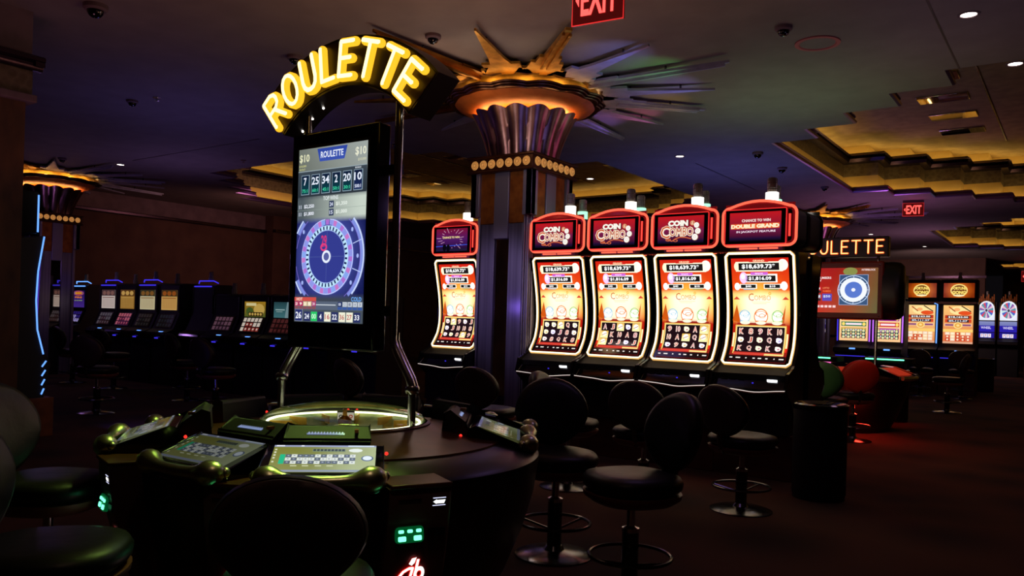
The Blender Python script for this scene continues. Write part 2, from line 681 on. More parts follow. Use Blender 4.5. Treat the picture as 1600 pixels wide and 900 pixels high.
recess_panels(1.05, 13.9, 0)
recess_panels(-11.4, 13.9, 1)

# walls
b = mb('wall_brown')
b.box(-18.75, -18.5, -4, 42, 0, HC)
b.build('wall_left', kind='structure')
b = mb('plaster_pink')
b.box(-18.5, -18.46, -4, 42, 3.62, HC)
b.build('wall_left_band', kind='structure')
b = mb('trim_dark')
b.box(-18.5, -18.38, -4, 42, 3.54, 3.62)
b.build('trim_1', kind='structure', bevel=.015)
b = mb('wall_brown')
b.box(-18.5, -18.1, 13.9, 15.4, 0, HC)
b.build('wall_left_pilaster', kind='structure')
b = mb('trim_dark')
b.box(-18.1, -17.98, 13.88, 15.42, 3.54, 3.62)
b.build('trim_2', kind='structure')
b = mb('wall_brown')
b.box(-18.5, -2.9, 32, 32.25, 0, HC)
for i in range(9):
    x = -3.2 - i * 1.5
    b.box(x - .06, x + .06, 31.95, 32, 0, 3.3)
b.build('wall_back', kind='structure')
b = mb('trim_dark')
b.box(-18.5, -2.85, 31.9, 32, 3.3, 3.38)
b.box(-18.5, -2.85, 31.93, 32, 1.1, 1.16)
b.build('trim_3', kind='structure')
b = mb('wall_brown')
b.box(-3, 12, 40.5, 40.8, 0, HC)
b.build('wall_back_alcove', kind='structure')
b = mb('trim_dark')
b.box(-3, 12, 40.4, 40.5, 3.0, 3.08)
b.build('trim_4', kind='structure')
b = mb('wall_brown')
b.box(12, 12.2, -4, 42, 0, HC)
b.build('wall_right', kind='structure')
b = mb('wall_brown')
b.box(-18.5, 12, -4.2, -4, 0, HC)
b.build('wall_front', kind='structure')
# ceiling seams
for i, (p, q) in enumerate((((-13.96, 7.63), (-10.35, 7.63)), ((-1.1, 4.5), (-1.1, 9.05)), ((-5.25, 12.3), (-5.25, 15.2)))):
    b = mb('black')
    b.box(p[0] - .009, q[0] + .009, p[1] - .009, q[1] + .009, HC - .002, HC - .0005)
    b.build('trim_%d' % (5 + i), kind='structure', smooth=0)

# near pillar on the left with capital
b = mb('wall_wood')
b.box(-10.2, -7.83, -1.0, 3.27, 0, 3.21)
b.build('wall_left_pier', kind='structure')
b = mb('plaster_pink')
b.box(-10.2, -7.80, -1.0, 3.30, 3.59, HC)
b.build('wall_left_pier_head', kind='structure')
b = mb('frieze')
b.box(-10.2, -7.79, -1.0, 3.31, 3.21, 3.47)
b.mat('plaster_pink')
b.box(-10.2, -7.76, -1.0, 3.34, 3.18, 3.25)
b.build('trim_8', kind='structure', bevel=.01)
b = mb('trim_dark')
b.prism([(-.02, 3.47), (.03, 3.47), (.05, 3.50), (.05, 3.53), (.09, 3.55), (.09, 3.58), (.06, 3.60), (-.02, 3.60)],
        -1.0, 3.38, 'y', Matrix.Translation((-7.8, 0, 0)))
b.box(-10.2, -7.72, 3.3, 3.38, 3.50, 3.59)
b.build('trim_9', kind='structure')

# ================================================================== COLUMN WITH STARBURST CAPITAL
def make_column(loc, label, full=True):
    t = thing('starburst_column', label, 'column', loc)
    g = 'columns with gold starburst capitals'
    t['group'] = g
    b = mb('dark_panel')
    b.box(-.34, .34, -.34, .34, 0, 3.0)
    b.build('shaft', t)
    # vertical metal strips on each of the four faces
    names = {}
    for k in range(4):
        X = Matrix.Rotation(k * pi / 2, 4, 'Z')
        s = mb('steel')
        for x0, x1 in ((-.29, -.10), (.10, .29)):
            s.box(x0, x1, -.375, -.34, 0, 2.42, X)
        s.mat('lav')
        for sg in (-1, 1):
            for q in range(3):
                xx = sg * (.31 + .022 * q)
                s.box(xx - .008, xx + .008, -.385 + .012 * q, -.33, 0, 2.42 + .1 * (2 - q), X)
        s.build('metal_cladding', t, bevel=.004)
        s = mb('mirror')
        s.box(-.095, .095, -.352, -.34, .5, 2.25, X)
        s.build('mirror_strip', t)
        s = mb('lav')
        s.box(-.10, .10, -.40, -.34, 2.25, 3.0, X)
        for sg in (-1, 1):
            s.box(sg * .36 - .06, sg * .36 + .06, -.42, -.34, 2.5, 3.0, X)
        s.build('pilaster', t, bevel=.006)
        s = mb('copper')
        for x0, x1 in ((-.30, -.10), (.10, .30)):
            s.box(x0, x1, -.385, -.34, 2.42, 3.0, X)
        s.build('copper_panel', t, bevel=.006)
    b = mb('brown_tier')
    b.box(-.44, .44, -.44, .44, 3.0, 3.17)
    b.box(-.46, .46, -.46, .46, 3.15, 3.175)
    b.box(-.46, .46, -.46, .46, 2.985, 3.01)
    band = b.build('band', t, bevel=.006)
    for k in range(4):
        X = Matrix.Rotation(k * pi / 2, 4, 'Z')
        for i in range(7):
            xx = (-3 + i) * .118
            r_ = MB()
            F = X @ Matrix.Translation((xx, -.44, 3.082)) @ Matrix.Rotation(pi / 2, 4, 'X')
            r_.mat('rosette')
            pr = [(.0005, .022), (.012, .02), (.014, .012), (.022, .014), (.026, .006), (.034, .012), (.038, .006), (.048, .012), (.052, 0)]
            r_.lathe(pr, 20)
            r_.mat('rosette_ring')
            for q in (.018, .029, .043):
                r_.lathe([(q - .002, .0165), (q + .002, .0165)], 20)
                r_.lathe([(.050, .004), (.055, .004)], 20)
            r_.v = [tuple(F @ Vector(p)) for p in r_.v]
            r_.build('rosette', band)
    # fluted flaring drum
    NF = 14

    def flute(r, z, a):
        sc = abs(sin(NF * a / 2))
        top = max(0, (z - 3.17) / .5)
        return r + .045 * sc * (.5 + .7 * top), z + (.035 * sc * top ** 3)
    b = mb('flute')
    prof = [(.385 + .004 * i + .0013 * i * i, 3.17 + .049 * i) for i in range(11)]
    b.lathe(prof, NF * 8, fn=flute)
    b.lathe([(prof[-1][0], prof[-1][1]), (prof[-1][0] - .03, prof[-1][1])], NF * 8, fn=flute)
    b.build('fluted_drum', t, smooth=50)
    # cup light hidden behind the drum rim
    e = MB()
    M_ = M.get('cup_light') or mat('cup_light', '#000000', .5, emit=(1, .46, .14), es=24)
    M['cup_light'] = M_
    e.mat('cup_light')
    e.tube([(.51 * cos(2 * pi * i / 40), .51 * sin(2 * pi * i / 40), 3.652) for i in range(40)], .014, 6, True)
    e.build('neon_ring', t)
    b = mb('bowl')
    b.lathe([(.36, 3.66), (.44, 3.69), (.58, 3.715), (.70, 3.745), (.78, 3.775), (.83, 3.82)], 64)
    b.build('bowl', t)

    def wav(r, z, a):
        return r + .045 * abs(sin(NF * a * .5 + .3)), z + .006 * abs(sin(NF * a * .5 + .3))
    b = mb('brown_tier')
    for z, r in ((3.79, .82), (3.81, .85), (3.83, .88)):
        b.lathe([(r - .06, z), (r, z), (r + .008, z + .01), (r, z + .018), (r - .06, z + .018)], NF * 10, fn=wav)
    b.build('lower_tier', t)
    b = mb('gold')
    b.lathe([(.79, 3.845), (.795, 3.87), (.81, 3.90), (.85, 3.935)], NF * 10, fn=lambda r, z, a: (r + .022 * abs(sin(NF * a * .5 + .4)), z))
    b.build('rippled_band', t, smooth=60)
    e = mb('band_glow')
    e.tube([(.842 * cos(2 * pi * i / 48), .842 * sin(2 * pi * i / 48), 3.852) for i in range(48)], .005, 5, True)
    e.build('band_light', t)
    b = mb('brown_tier')
    for z, r in ((3.92, .88), (3.94, .90), (3.96, .92)):
        b.lathe([(r - .08, z), (r, z), (r + .008, z + .01), (r, z + .016), (r - .08, z + .016)], NF * 10, fn=wav)
    b.build('upper_tier', t)
    # star blades under the ceiling
    for k in range(16):
        a = k * pi / 8
        X = Matrix.Rotation(a, 4, 'Z')
        bl = MB()
        z0, z1 = 3.925, 3.95
        if k % 4 == 0:
            bl.mat('bronze')
            P = [(.82, -.13), (1.25, -.105), (1.25, -.085), (1.62, -.065), (2.42, -.012), (2.42, .012), (1.62, .065),
                 (1.25, .085), (1.25, .105), (.82, .13)]
            if k in (0, 4):
                bl.mat('blade_silver')
            bl.prism(P, z0, z1, 'z', X)
            bl.prism([(.85, -.02), (2.38, -.006), (2.38, .006), (.85, .02)], z0 - .03, z0, 'z', X)
        elif k % 2 == 0:
            bl.mat('gold')
            if k != 14:
                bl.mat('blade_silver')
            P = [(.82, -.27), (1.04, -.25), (1.04, -.18), (1.24, -.165), (1.24, -.12), (1.42, -.11), (1.42, -.075),
                 (2.18, -.03), (2.18, .03), (1.42, .075), (1.42, .11), (1.24, .12), (1.24, .165), (1.04, .18), (1.04, .25), (.82, .27)]
            bl.prism(P, z0, z1, 'z', X)
            for s_ in (-1, 1):
                bl.box(1.1, 2.1, s_ * .032 - .014, s_ * .032 + .014, z0 - .025, z0, X)
        else:
            bl.mat('gold' if k in (13, 11, 9) else 'blade_silver')
            P = [(.82, -.27), (1.0, -.25), (1.0, -.19), (1.18, -.20), (1.18, -.11), (1.34, -.08), (2.12, -.008), (2.12, .008),
                 (1.34, .08), (1.18, .11), (1.18, .20), (1.0, .19), (1.0, .25), (.82, .27)]
            bl.prism(P, z0, z1, 'z', X)
        o = bl.build('star_blade', t, bevel=.004)
        pg = mb('dark_chrome')
        for rr in (1.2, 1.75):
            p = X @ Vector((rr, 0, 0))
            pg.tube([(p.x, p.y, z1), (p.x, p.y, 4.0)], .012, 8)
        pg.build('hanger', o)
    return t


col1 = make_column((-5.32, 7.53, 0), 'square metal column with gold starburst capital between the red-topped slot machines')
dup(col1, (-16.9, 7.55, 0), 0, 'distant square column with gold starburst capital beyond the left pier')
dup(col1, (-5.25, 19.2, 0), 0, 'farthest starburst column, rising behind the distant straight roulette sign')
lamp('cup_uplight', 'POINT', (-5.32, 6.45, 3.45), 2.2, (1, .6, .3), .1)
# ================================================================== CURVED-SCREEN SLOT MACHINE
# local frame: x across, -y towards the player, z up; screen face at y ~ 0
PROF = [(.0, 1.00), (.03, 1.04), (.075, 1.10), (.115, 1.17), (.142, 1.26), (.152, 1.36), (.148, 1.47), (.132, 1.6),
        (.105, 1.73), (.07, 1.87), (.03, 2.03)]
PROF = [(-.04 + p[0], p[1]) for p in PROF]


def prof_at(t):
    """point on the screen profile at height fraction t, with outward normal"""
    L_ = [0]
    for i in range(1, len(PROF)):
        L_.append(L_[-1] + math.hypot(PROF[i][0] - PROF[i - 1][0], PROF[i][1] - PROF[i - 1][1]))
    d = max(0, min(1, t)) * L_[-1]
    i = 1
    while i < len(PROF) - 1 and L_[i] < d:
        i += 1
    k = (d - L_[i - 1]) / (L_[i] - L_[i - 1])
    y = PROF[i - 1][0] * (1 - k) + PROF[i][0] * k
    z = PROF[i - 1][1] * (1 - k) + PROF[i][1] * k
    # smoothed tangent
    i0, i1 = max(0, i - 2), min(len(PROF) - 1, i + 1)
    ty, tz = PROF[i1][0] - PROF[i0][0], PROF[i1][1] - PROF[i0][1]
    l = math.hypot(ty, tz)
    return y, z, -tz / l, ty / l


def curved(w_, t0, t1):
    def fn(a, b_, l):
        y, z, ny, nz = prof_at(t0 + (t1 - t0) * b_)
        return ((a - .5) * w_, y + ny * (l + .012), z + nz * (l + .012))
    return fn


def coin_screen(seed):
    rnd = random.Random(seed)
    D = Disp(100, 171)

    def bg(u, v):
        e = abs(u - .5) * 2
        if v < .3:
            c = mixc('#c01c10', '#e04a10', v / .3)
            return mixc(c, '#ffb040', max(0, 1 - e * 1.3) * max(0, (v - .12) / .18))
        if v < .36:
            return mixc(mixc('#f08a20', '#ffe070', 1 - e * .6), (1.0, .92, .6), (v - .3) / .08 * (1 - e * .7))
        if v < .60:
            t = 1 - max(0, e - .45) * 2.0
            k = max(0, (v - .44) / .16)
            c = (1.0, .93, .66)
            return mixc(mixc('#d86a18', '#ffcf60', 1 - k), c, t - k * .15)
        return mixc('#b02010', '#7a1410', (v - .6) / .4)
    D.fld(0, 0, 100, 171, bg, 12, 24, 0)
    # grand
    D.ell(10, 13, 5, 7, '#fff0c0', 1)
    D.rect(8, 5.5, 90, 21, '#fff2d0', 1)
    D.ell(90, 11, 9, 9, '#fff6e0', 1, inner=0)
    D.rect(13, 7.5, 84, 19, '#181414', 2)
    D.text('$18,639.73*', 48, 13.2, 8.2, '#ffffff', 3, 58, .03)
    D.rect(32, 1.5, 66, 6.2, '#c02018', 3)
    D.text('GRAND', 49, 3.9, 3, '#ffe0b0', 4, 20)
    # major
    D.rect(18, 25, 80, 38.5, '#fff2e4', 1)
    D.ell(21, 31, 7, 9, '#e8c0ff', 2)
    D.ell(20, 29, 3.5, 4, '#ffffff', 3)
    D.rect(25, 27.5, 77, 37, '#181414', 2)
    D.text('$1,816.09', 50, 32.3, 6.6, '#ffffff', 3, 40, .03)
    D.rect(34, 22.4, 64, 26.6, '#c060d0', 3)
    D.text('MAJOR', 49, 24.5, 2.6, '#ffe0ff', 4, 14)
    for x0, x1, tx in ((14, 44, '$40'), (56, 86, '$10')):
        D.rect(x0, 41, x1, 48.5, '#fff6e8', 1)
        D.rect(x0 + 1.5, 42, x1 - 2, 47.5, '#181c1c', 2)
        D.text(tx, (x0 + x1) / 2, 44.8, 3.8, '#ffffff', 3, 10)
    D.ell(9, 45, 5, 6, '#ffffff', 2)
    D.ell(91, 44, 6, 7, '#fff6e8', 2)
    D.rect(20, 49, 40, 50.3, '#60b0d0', 2)
    D.rect(62, 49, 82, 50.3, '#40a060', 2)
    # combo
    D.text('C', 33, 62, 12, '#b84820', 3, 9, 0)
    D.text('OMBO', 53, 63, 8, '#d09048', 3, 29, 0)
    D.ell(66, 56, 2.4, 2.4, '#e0a030', 3, inner=.5)
    D.line(34, 70, 66, 70, .8, '#e8c890', 2)
    D.line(36, 72.5, 60, 72.5, .7, '#e8c890', 2)
    # little roof shapes at the sides
    for x, s_ in ((7, 1), (93, -1)):
        D.tri([(x - 6, 66), (x + 6, 66), (x, 61)], [(0, 1, 2)], [lin('#c84030')] * 3, 2)
        D.tri([(x - 8, 100), (x + 5 * s_ + 2, 104), (x, 74)], [(0, 1, 2)], [lin('#c05010')] * 3, 1)
    # three pots
    for cx, c1, c2, r in ((21, '#e8f8ff', '#80b8d8', 10), (50, '#fff0d8', '#d86a30', 12), (79, '#f0ffe8', '#80c070', 10)):
        D.ell(cx, 93, r * 1.05, r * 1.05, c2, 2, inner=.88)
        D.ell(cx, 93, r * .9, r * .85, (1.0, .95, .8), 2)
        D.ell(cx, 89, r * .85, r * .4, c2, 3, inner=.85)
        D.ell(cx + 2, 92, r * .5, r * .3, c2, 3, inner=.8)
        D.line(cx - r * .8, 101, cx + r * .8, 101, 2.6, c2, 3)
    # scroll and reels
    D.rect(8, 103.5, 92, 108, '#902018', 2)
    for cx in (22, 50, 78):
        D.ell(cx, 103, 9, 3, '#fff0d0', 3)
    D.rect(5, 107, 95, 156, '#e0b050', 2)
    D.rect(7, 109, 93, 154, '#ffe8a0', 3)
    D.rect(8, 110, 92, 153, '#1c0c12', 4)
    D.rect(-.0 + 1.5, 120, 4.5, 144, '#fff0b0', 2)
    D.rect(95.5, 120, 98.5, 144, '#fff0b0', 2)
    D.rect(1.5, 144, 4.5, 151, '#e02818', 2)
    D.rect(95.5, 144, 98.5, 151, '#e02818', 2)
    syms = ['8', '9', 'J', 'K', 'A', 'Q', '*', '*', '*', '#', '#', '10']
    for i in range(5):
        for j in range(3):
            cx, cy = 16.4 + i * 16.8, 117.3 + j * 14.2
            sy = rnd.choice(syms)
            if sy == '#':
                D.rect(cx - 8, cy - 6.8, cx + 8, cy + 6.8, '#d8a848', 5, '#fff0b0')
                D.ell(cx, cy - 1, 5.5, 4.6, '#fff8e8', 6, 10)
                D.line(cx - 5, cy + 2, cx + 5, cy - 2, 1, '#802010', 7)
            elif sy == '*':
                c = rnd.choice(['#fff4e8', '#f0e8ff', '#fff6d0', '#ffe8e0'])
                D.ell(cx, cy, 5.6, 4.6, c, 5, 7)
                D.ell(cx - 2.5, cy - 2, 3, 2.6, c, 6, 7)
                D.ell(cx + 1, cy + 1, 2.2, 1.6, rnd.choice(['#d8b070', '#c08090', '#b0a0d8']), 7, 8)
            else:
                D.text(sy, cx, cy, 10, '#ffe8d8', 5, 8.6, .06)
                D.text(sy, cx, cy, 8.6, rnd.choice(['#c03028', '#a83858', '#b84030']), 6, 6.6, 0)
    D.rect(7, 153, 93, 158, '#b02820', 4, '#d84838')
    D.rect(62, 155, 95, 158.5, '#f0d080', 5)
    D.rect(0, 159.5, 100, 171, '#140608', 4)
    for x, w_ in ((3, 5), (14, 8), (31, 2.5), (44, 4), (53, 6), (66, 4), (80, 2), (89, 8)):
        D.rect(x, 163.5, x + w_, 165.5, '#e8e0d8', 5)
    return D


def topper_image(kind, seed=0):
    D = Disp(100, 56)

    def bg(u, v):
        if v < .5:
            return mixc('#c01820', '#8a1830', v / .5)
        return mixc('#7a1a48', '#100818', (v - .5) / .5) if v < .8 else mixc('#3a1a5a', '#060408', (v - .7) / .3)

    def bg2(u, v):
        return mixc('#7a1030', '#4a1860', v * 2) if v < .5 else mixc('#4a1860', '#0a0820', (v - .5) * 2)
    D.fld(0, 0, 100, 56, bg2 if kind == 'rays' else bg, 4, 10, 0)
    if kind == 'logo':
        D.text('COIN', 45, 15, 13, '#3a0c10', 1, 47, .09)
        D.text('COIN', 44.5, 14.5, 12.4, '#fff8ec', 2, 44, .07)
        D.ell(76, 15, 5, 5, '#e09a70', 2, inner=.6)
        D.text('&', 76, 15, 6, '#ffd8b0', 3, 5)
        D.text('C', 17, 32, 27, '#fff0d8', 2, 23, .07)
        D.text('C', 17, 32, 25, '#d05a2c', 3, 20, .0)
        D.text('OMBO', 52, 32, 20, '#fff0d8', 2, 54, .08)
        D.text('OMBO', 52, 32, 17, '#c2502a', 3, 50, .0)
        for cx, cy, r in ((85, 20, 6), (88, 32, 6.5), (82, 44, 7)):
            D.ell(cx, cy, r, r, '#b08068', 3)
            D.ell(cx - .4, cy - .4, r * .9, r * .9, '#fffdf6', 4)
            D.ell(cx - .4, cy - .4, r * .45, r * .45, '#e8d8cc', 5, inner=.6)
        pts = [(22, 47), (32, 51), (40, 46), (50, 43), (62, 44), (74, 47)]
        for p, q in zip(pts, pts[1:]):
            D.line(p[0], p[1], q[0], q[1], 2, '#d86840', 3)
        D.ell(24, 48, 6, 3, '#d86840', 3, inner=.6)
        D.ell(40, 50, 5, 2.6, '#d86840', 3, inner=.6)
    elif kind == 'double':
        D.text('CHANCE TO WIN', 52, 16, 5.4, '#ffe8e4', 2, 56, .03)
        D.rect(3, 22, 97, 32, '#f0602c', 1)
        D.text('DOUBLE GRAND', 50, 27, 8, '#fff2c8', 2, 94, .07)
        D.text('IN JACKPOT FEATURE', 52, 38, 5, '#f6e0f0', 2, 76, .03)
    else:
        for i in range(22):
            a = i * 2 * pi / 22 + .1
            r0, r1 = 26 + (i % 3) * 4, 34 + (i % 4) * 5
            D.line(50 + r0 * cos(a), 26 + r0 * .6 * sin(a), 50 + r1 * cos(a), 26 + r1 * .6 * sin(a), .9, '#e8b0d0', 1)
        D.text('CHANCE TO WIN', 48, 22, 5, '#ffe8a0', 2, 54, .03)
        D.line(0, 44, 100, 41, 1.6, '#3058e0', 2)
        D.ell(28, 47, 6, 9, '#060610', 3)
        D.ell(40, 48, 6, 9, '#060610', 3)
        D.rect(0, 50, 100, 56, '#201838', 1)
    return D


def candle(parent, x, y, z, key='candle_lit', s=1.0):
    cd = mb('candle_cap')
    cd.lathe([(.0005, .235 * s), (.035 * s, .235 * s), (.045 * s, .22 * s), (.045 * s, .19 * s), (.04 * s, .185 * s), (.045 * s, .18 * s), (.045 * s, .14 * s),
              (.04 * s, .135 * s), (.045 * s, .13 * s), (.045 * s, .095 * s), (.0005, .095 * s)], 18, (x, y, z))
    c = cd.build('candle', parent)
    e = mb(key)
    e.lathe([(.0005, .1 * s), (.058 * s, .1 * s), (.058 * s, .01 * s), (.0005, .0)], 18, (x, y, z))
    e.build('lit_segment', c)
    return c


def coin_machine(loc, label, kind, seed, rz=0):
    t = thing('slot_machine', label, 'slot machine', loc, rz, 'red-topped slot machines with curved screens')
    H = .335
    b = mb('soft_black')
    b.prism([(-.10, .40), (.32, .40), (.32, 1.98), (.10, 2.0)] + [(p[0] + .004, p[1]) for p in PROF[::-1]] + [(-.16, .93), (-.16, .80), (-.10, .74)],
            -H, H, 'x')
    b.build('cabinet', t, bevel=.006)
    # polished side cheeks, bulging
    for s_ in (-1, 1):
        ck = mb('gloss')
        pl = [(.06, 2.035)] + [(p[0] - .012, p[1]) for p in PROF[::-1]] + [(-.20, .95), (-.24, .82), (-.22, .79)] + [(-.10, .70), (.12, .42), (.31, .42), (.325, 1.2), (.32, 1.7), (.29, 2.035)]
        ck.prism(pl, s_ * (H - .008), s_ * (H + .014), 'x')
        c = ck.build('side_cheek', t, bevel=.004)
        ln = mb('dark_chrome')
        ln.tube([(s_ * (H + .014), .318, z) for z in (.9, 1.2, 1.5, 1.8, 1.98)], .006, 6)
        ln.build('chrome_edge', c)
    b = mb('plinth')
    b.box(-.36, .36, -.05, .325, 0, .40)
    b.build('plinth', t, bevel=.006)
    # main screen, black bezel, LED frame
    bz = MB().mat('gloss')
    fn = curved(.60, .0, 1.0)
    n = 24
    vs_, fs = [], []
    for j in range(n + 1):
        for a in (0, 1):
            vs_.append(fn(a, j / n, -.006))
    bz.add(vs_, [(2 * j, 2 * j + 1, 2 * j + 3, 2 * j + 2) for j in range(n)])
    bz.build('bezel', t)
    coin_screen(seed).build('screen', curved(.525, .035, .955), t, 'scr_hi')
    fr = curved(.62, .005, 1.0)
    fr2 = [(a, v) for a, v in rrect(.5, .5, .05, 4)]
    path = []
    # corners and subdivided sides
    def seg(p, q, k):
        return [(p[0] + (q[0] - p[0]) * i / k, p[1] + (q[1] - p[1]) * i / k) for i in range(k)]
    cr = [(.955, 0), (1, .028), (1, .972), (.955, 1), (.045, 1), (0, .972), (0, .028), (.045, 0)]
    for i in range(8):
        p, q = cr[i], cr[(i + 1) % 8]
        path += seg(p, q, 18 if abs(p[1] - q[1]) > .5 else (4 if abs(p[0] - q[0]) > .5 else 2))
    e = mb('frame_edge')
    e.tube([fr(a, v, .000) for a, v in path], .0135, 8, True)
    f0 = e.build('light_frame', t, smooth=60, label='glowing warm white frame around the curved screen')
    e = mb('frame_led')
    e.tube([fr(a, v, .006) for a, v in path], .0095, 8, True)
    e.build('frame_tube', f0, smooth=60)
    # sound grille, button deck, tray strip
    g = MB().mat('grille')
    for r_ in range(3):
        for i in range(38):
            x = -.28 + i * .56 / 37
            z = .978 - r_ * .0145
            y = -.062 - r_ * .0185
            g.box(x - .0045, x + .0045, y - .004, y + .008, z - .005, z + .005)
    g.build('speaker_grille', t, smooth=0)
    d = mb('gloss')
    d.prism([(-.045, .99), (-.115, .935), (-.17, .865), (-.235, .81), (-.21, .76), (-.05, .76)], -.32, .32, 'x')
    dk = d.build('button_deck', t, bevel=.006)
    bt = mb('white_led')
    X = Matrix.Translation((.20, -.142, .892)) @ Matrix.Rotation(R(-57), 4, 'X')
    bt.prism(rrect(.045, .028, .008), -.012, .006, 'y', X)
    bt.build('play_button', dk, label='bright white play button')
    for i, x in enumerate((-.24, -.16, -.08)):
        q = mb('dark_panel')
        X = Matrix.Translation((x, -.145, .885)) @ Matrix.Rotation(R(-57), 4, 'X')
        q.prism(rrect(.03, .018, .006), -.012, .004, 'y', X)
        q.build('button', dk)
    q = mb('blue_dim')
    q.box(.03, .042, -.19, -.18, .852, .862)
    q.build('indicator_light', dk)
    st = MB().mat('chrome')
    pth = []
    for i in range(17):
        x = -.335 + .67 * i / 16
        u = i / 16
        pth.append((x, -.235 - .03 * math.exp(-((u - .62) / .2) ** 2), .800 - .012 * sin(u * pi) - .012 * math.exp(-((u - .62) / .2) ** 2)))
    st.tube(pth, .009, 8, flat=1)
    st.mat('frame_edge')
    st.mat('deck_reflection')  # glowing bead drawn as the reflection of the light frame
    st.tube([(p[0], p[1] - .004, p[2] + .008) for p in pth], .0042, 6)
    st.build('deck_edge_strip', t)
    # bracket and topper
    br = mb('violet_trim')
    br.box(-.21, .21, -.02, .06, 2.015, 2.085)
    br.build('topper_bracket', t)
    TW, TZ, TH = .335, 2.265, .175
    tp = mb('soft_black')
    tp.prism([(x, TZ + z) for x, z in rrect(TW - .01, TH - .01, .06, 5, .055)], -.02, .30, 'y')
    tp.build('topper_housing', t)
    tf = mb('red_trim')
    out = [(x, TZ + z) for x, z in rrect(TW, TH, .065, 5, .055)]
    inn = [(x, TZ - .0 + z) for x, z in rrect(TW - .03, TH - .03, .04, 5, .03)]
    tf.add([(x, -.035, z) for x, z in out] + [(x, -.055, z) for x, z in inn], [(i, (i + 1) % len(out), len(out) + (i + 1) % len(out), len(out) + i) for i in range(len(out))])
    inn2 = [(x - .022, TZ - .006 + z * .86) for x, z in rrect(TW - .058, TH - .03, .006, 5, .0)]
    tf.box(-TW + .02, TW - .02, -.034, -.02, TZ - TH + .02, TZ + TH + .03)
    face = tf.build('topper_frame', t, label='translucent red topper frame')
    nt_ = mb('neon_orange')
    nt_.tube([(x, -.045, z) for x, z in out], .0125, 8, True)
    nt_.build('neon_tube', face, smooth=60, label='orange red neon outline')
    nr = mb('neon_red')
    sq = [(x - .028, -.058, TZ - .004 + z) for x, z in rrect(.278, .158, .012, 4, .0)]
    nr.tube(sq, .0055, 6, True)
    nr.build('inner_neon_line', face, smooth=60)
    gl = mb('gloss')
    gl.box(-.305, .248, -.062, -.034, TZ - .16, TZ + .152)
    gl.build('topper_glass', t, bevel=.004)
    topper_image(kind).build('topper_screen', flat((-.028, -.0635, TZ - .004), (1, 0, 0), (0, 0, 1), .47, .262), t, 'scr')
    sb = mb('gloss')
    sb.box(.262, .296, -.052, -.034, TZ - .15, TZ + .15)
    sb.mat('neon_red')
    sb.box(.268, .290, -.056, -.05, TZ - .10, TZ + .10)
    sb.mat('neon_orange')
    sb.box(.277, .282, -.059, -.055, TZ - .10, TZ + .10)
    sb.build('side_light', t)
    lb = mb('neon_orange')
    lb.box(-.175, -.01, -.045, -.03, 2.058, 2.072)
    lb.box(.01, .175, -.045, -.03, 2.058, 2.072)
    lb.build('lower_light', t)
    candle(t, .06, .12, TZ + TH + .048, 'candle_lit')
    return t


XS = [-6.00, -4.59, -3.87, -3.15, -2.43]
YM = 7.2
labs = ['lone slot machine left of the starburst column, topper reading chance to win over streaks',
        'red-topped coin slot machine directly right of the starburst column, first of the four',
        'red-topped coin slot machine, second of the four right of the column',
        'red-topped coin slot machine, third from the column in the row of four',
        'nearest slot machine at the right end, topper reading chance to win double grand']
kinds = ['rays', 'logo', 'logo', 'logo', 'double']
machines = [coin_machine((x, YM, 0), labs[i], kinds[i], 11 + i) for i, x in enumerate(XS)]
for i, x in enumerate(XS[1:]):
    p = dup(machines[1 + i], (x + .02, YM + .66, 0), pi,
            ['slot machine seen from behind, back to back with the first of the four',
             'slot machine seen from behind, back to back with the second of the four',
             'slot machine seen from behind, back to back with the third of the four',
             'black rear of the machine back to back with the nearest slot machine, far right end'][i],
            'slot machines turned away behind the front row')
    for ch in p.children:
        if ch.name.startswith('topper_frame') and i == 3:
            ch.data = ch.data.copy()
            ch.data.materials[0] = M['gloss']
            for g in list(ch.children):
                g.data = g.data.copy()
                g.data.materials[0] = M['gloss']
        if ch.name.startswith('candle'):
            for g in ch.children:
                g.data = g.data.copy()
                g.data.materials[0] = M['candle_green']

